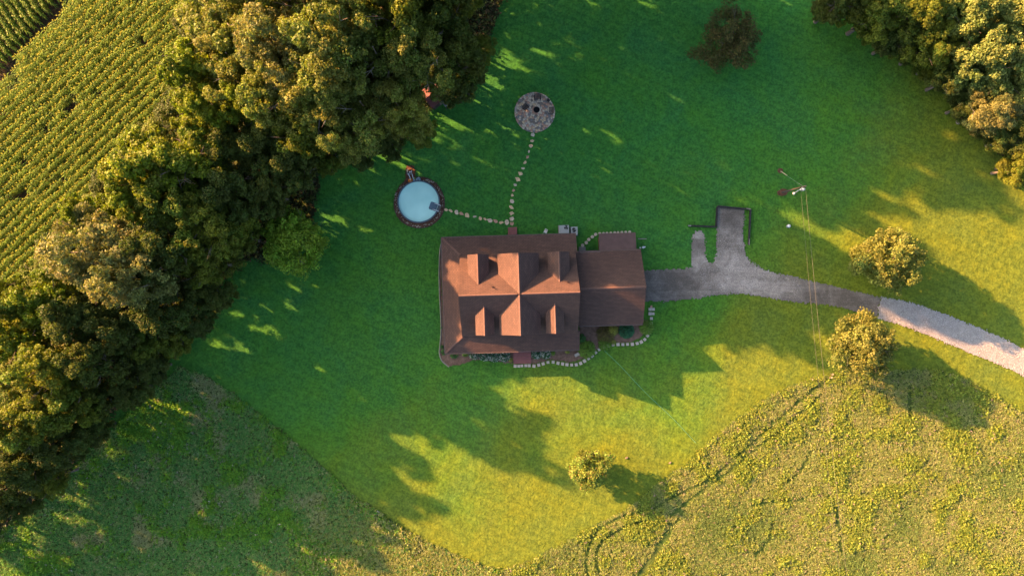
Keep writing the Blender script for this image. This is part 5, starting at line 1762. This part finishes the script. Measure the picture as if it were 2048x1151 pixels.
undergrowth('undergrowth', [WOODS_L], 26000, 73, (-60, -60, 1010, 1100), 'dark leafy undergrowth beneath the left woodland')
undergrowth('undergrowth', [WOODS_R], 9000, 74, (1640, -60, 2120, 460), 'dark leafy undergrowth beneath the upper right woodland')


# ------------------------------------------------------------------ corn
def corn_parts(g):
    """one maize plant: list of quads and colours"""
    Q = []; C = []
    h = g.uniform(2.0, 2.45)
    a0 = g.uniform(0, 6.28)
    # stalk: two crossed blades
    for da in (0, math.pi / 2):
        x, y = 0.018 * math.cos(a0 + da), 0.018 * math.sin(a0 + da)
        Q.append([(-x, -y, -0.05), (x, y, -0.05), (x, y, h), (-x, -y, h)]); C.append((0.11, 0.16, 0.03))
    nl = 9
    for k in range(nl):
        z0 = h * (0.25 + 0.68 * k / nl)
        a = (k % 2) * math.pi + g.uniform(-0.55, 0.55)
        L = g.uniform(0.5, 0.8) * (1.0 if k < 6 else 0.75)
        dx_, dy_ = math.cos(a), math.sin(a)
        sx, sy = -dy_ * 0.055, dx_ * 0.055
        up = g.uniform(0.28, 0.48) * L
        p0 = np.array([0, 0, z0]); p1 = np.array([dx_ * L * 0.42, dy_ * L * 0.42, z0 + up]); p2 = np.array([dx_ * L * 0.78, dy_ * L * 0.78, z0 + up * 0.72]); p3 = np.array([dx_ * L, dy_ * L, z0 + up * 0.2])
        w = np.array([sx, sy, 0.0])
        cc = np.array((0.140, 0.215, 0.022)) * g.uniform(0.7, 1.35)
        Q.append([p0 - w * 0.6, p0 + w * 0.6, p1 + w, p1 - w]); C.append(cc)
        Q.append([p1 - w, p1 + w, p2 + w * 0.8, p2 - w * 0.8]); C.append(cc)
        Q.append([p2 - w * 0.8, p2 + w * 0.8, p3 + w * 0.1, p3 - w * 0.1]); C.append(cc)
    for k in range(5):
        a = a0 + k * 1.26
        tx, ty = 0.10 * math.cos(a), 0.10 * math.sin(a)
        if k == 4: tx = ty = 0.01
        w = 0.013
        Q.append([(0, -w, h), (w, w, h), (tx + w, ty, h + 0.28), (tx - w, ty, h + 0.28)]); C.append((0.27, 0.27, 0.09))
    return np.array([np.array(q, float) for q in Q]), np.array(C, float)


def build_corn():
    g = random.Random(5)
    gn = np.random.default_rng(55)
    protos = [corn_parts(g) for _ in range(6)]
    pms = []
    for i, (q, c) in enumerate(protos):
        me = quads_mesh('corn_plant', q, c); me.materials.append(M['leaf']); pms.append(me)
    pos = []; ra = []
    # rows parallel to the wood edge
    lane = lambda x, y: x / 158.0 + y / 182.0 - 1.0       # line of the bare lane, negative = far section
    for sec, (ax, ay), rsp in (('near', (0.735, -0.678), 1.06), ('far', (0.56, 0.83), 0.95)):
        nx_, ny_ = -ay, ax
        rows = np.arange(-1400, 1400, rsp / S)
        along = np.arange(-1400, 1400, 0.21 / S)
        A, B = np.meshgrid(along, rows)
        A = A + gn.normal(0, 0.7, A.shape); B = B + gn.normal(0, 0.7, B.shape)
        q = np.stack([(A * ax + B * nx_).ravel(), (A * ay + B * ny_).ravel()], 1)
        q = q[(q[:, 0] > -45) & (q[:, 1] > -45) & (q[:, 0] < 470) & (q[:, 1] < 640)]
        q = q[inside_poly(q[:, 0], q[:, 1], CORN)]
        L_ = lane(q[:, 0], q[:, 1])
        q = q[L_ > 0.02] if sec == 'near' else q[L_ < -0.17]
        # thin spots
        v = vnoise(q, 13, 9)
        thr = 0.13
        q = q[v > thr]
        for (hx, hy, hr) in ((163, 205, 9), (152, 225, 8), (66, 330, 8), (210, 195, 6), (240, 90, 5), (290, 15, 6), (108, 262, 7), (32, 388, 6)):
            q = q[np.hypot(q[:, 0] - hx, (q[:, 1] - hy) * 0.7) > hr * gn.uniform(0.7, 1.3, len(q))]
        pos.append(q)
        ra.append(np.full(len(q), math.atan2(-ay, ax)))
    pos = np.concatenate(pos)
    row_a = np.concatenate(ra)
    d0 = np.hypot(pos[:, 0] - 1024, pos[:, 1] - 575.5)
    vis = (pos[:, 0] > 2) & (pos[:, 1] > 2) & (pos[:, 0] < 330) & ~((pos[:, 0] > 200) & (pos[:, 1] > 300))
    # the individuals: the plants nearest the bare lane, which show most of themselves
    lv = np.abs(pos[:, 0] / 158.0 + pos[:, 1] / 182.0 - 0.93)
    order = np.argsort(np.where(vis & (pos[:, 0] / 158.0 + pos[:, 1] / 182.0 > 0.9), lv, 99))
    ind = order[:300]
    mask = np.ones(len(pos), bool); mask[ind] = False
    for k in ind:
        o = link('corn_plant', pms[g.randrange(6)])
        w = P(pos[k, 0], pos[k, 1])
        o.location = (w.x, w.y, -0.03)
        o.rotation_euler.z = row_a[k] + g.uniform(-0.3, 0.3)
        s = g.uniform(0.88, 1.1); o.scale = (s, s, s)
        tag(o, 'corn plant in the outermost rows along the bare lane through the field', 'corn', 'corn plants along the lane')
    rest = pos[mask]
    n = len(rest)
    W_ = px_to_world(rest, -0.03)
    Vs = []; Cs = []
    kind = gn.integers(0, 6, n); th = row_a[mask] + gn.uniform(-0.3, 0.3, n) + np.pi * gn.integers(0, 2, n); sc = gn.uniform(0.86, 1.12, n)
    for k in range(6):
        sel = np.where(kind == k)[0]
        q, c = protos[k]
        cs, sn = np.cos(th[sel]), np.sin(th[sel])
        x = q[None, :, :, 0] * cs[:, None, None] - q[None, :, :, 1] * sn[:, None, None]
        y = q[None, :, :, 0] * sn[:, None, None] + q[None, :, :, 1] * cs[:, None, None]
        z = np.broadcast_to(q[None, :, :, 2], x.shape)
        v = np.stack([x, y, z], -1) * sc[sel][:, None, None, None] + W_[sel][:, None, None, :]
        Vs.append(v.reshape(-1, 4, 3))
        Cs.append((c[None] * gn.uniform(0.8, 1.2, (len(sel), 1, 1))).reshape(-1, 3))
    tag(link('corn_rows', quads_mesh('corn_rows', np.concatenate(Vs), np.concatenate(Cs)), None, M['leaf']), 'dense rows of golden green corn filling the upper left field', 'corn', kind='stuff')
    print('corn plants', n)


build_corn()
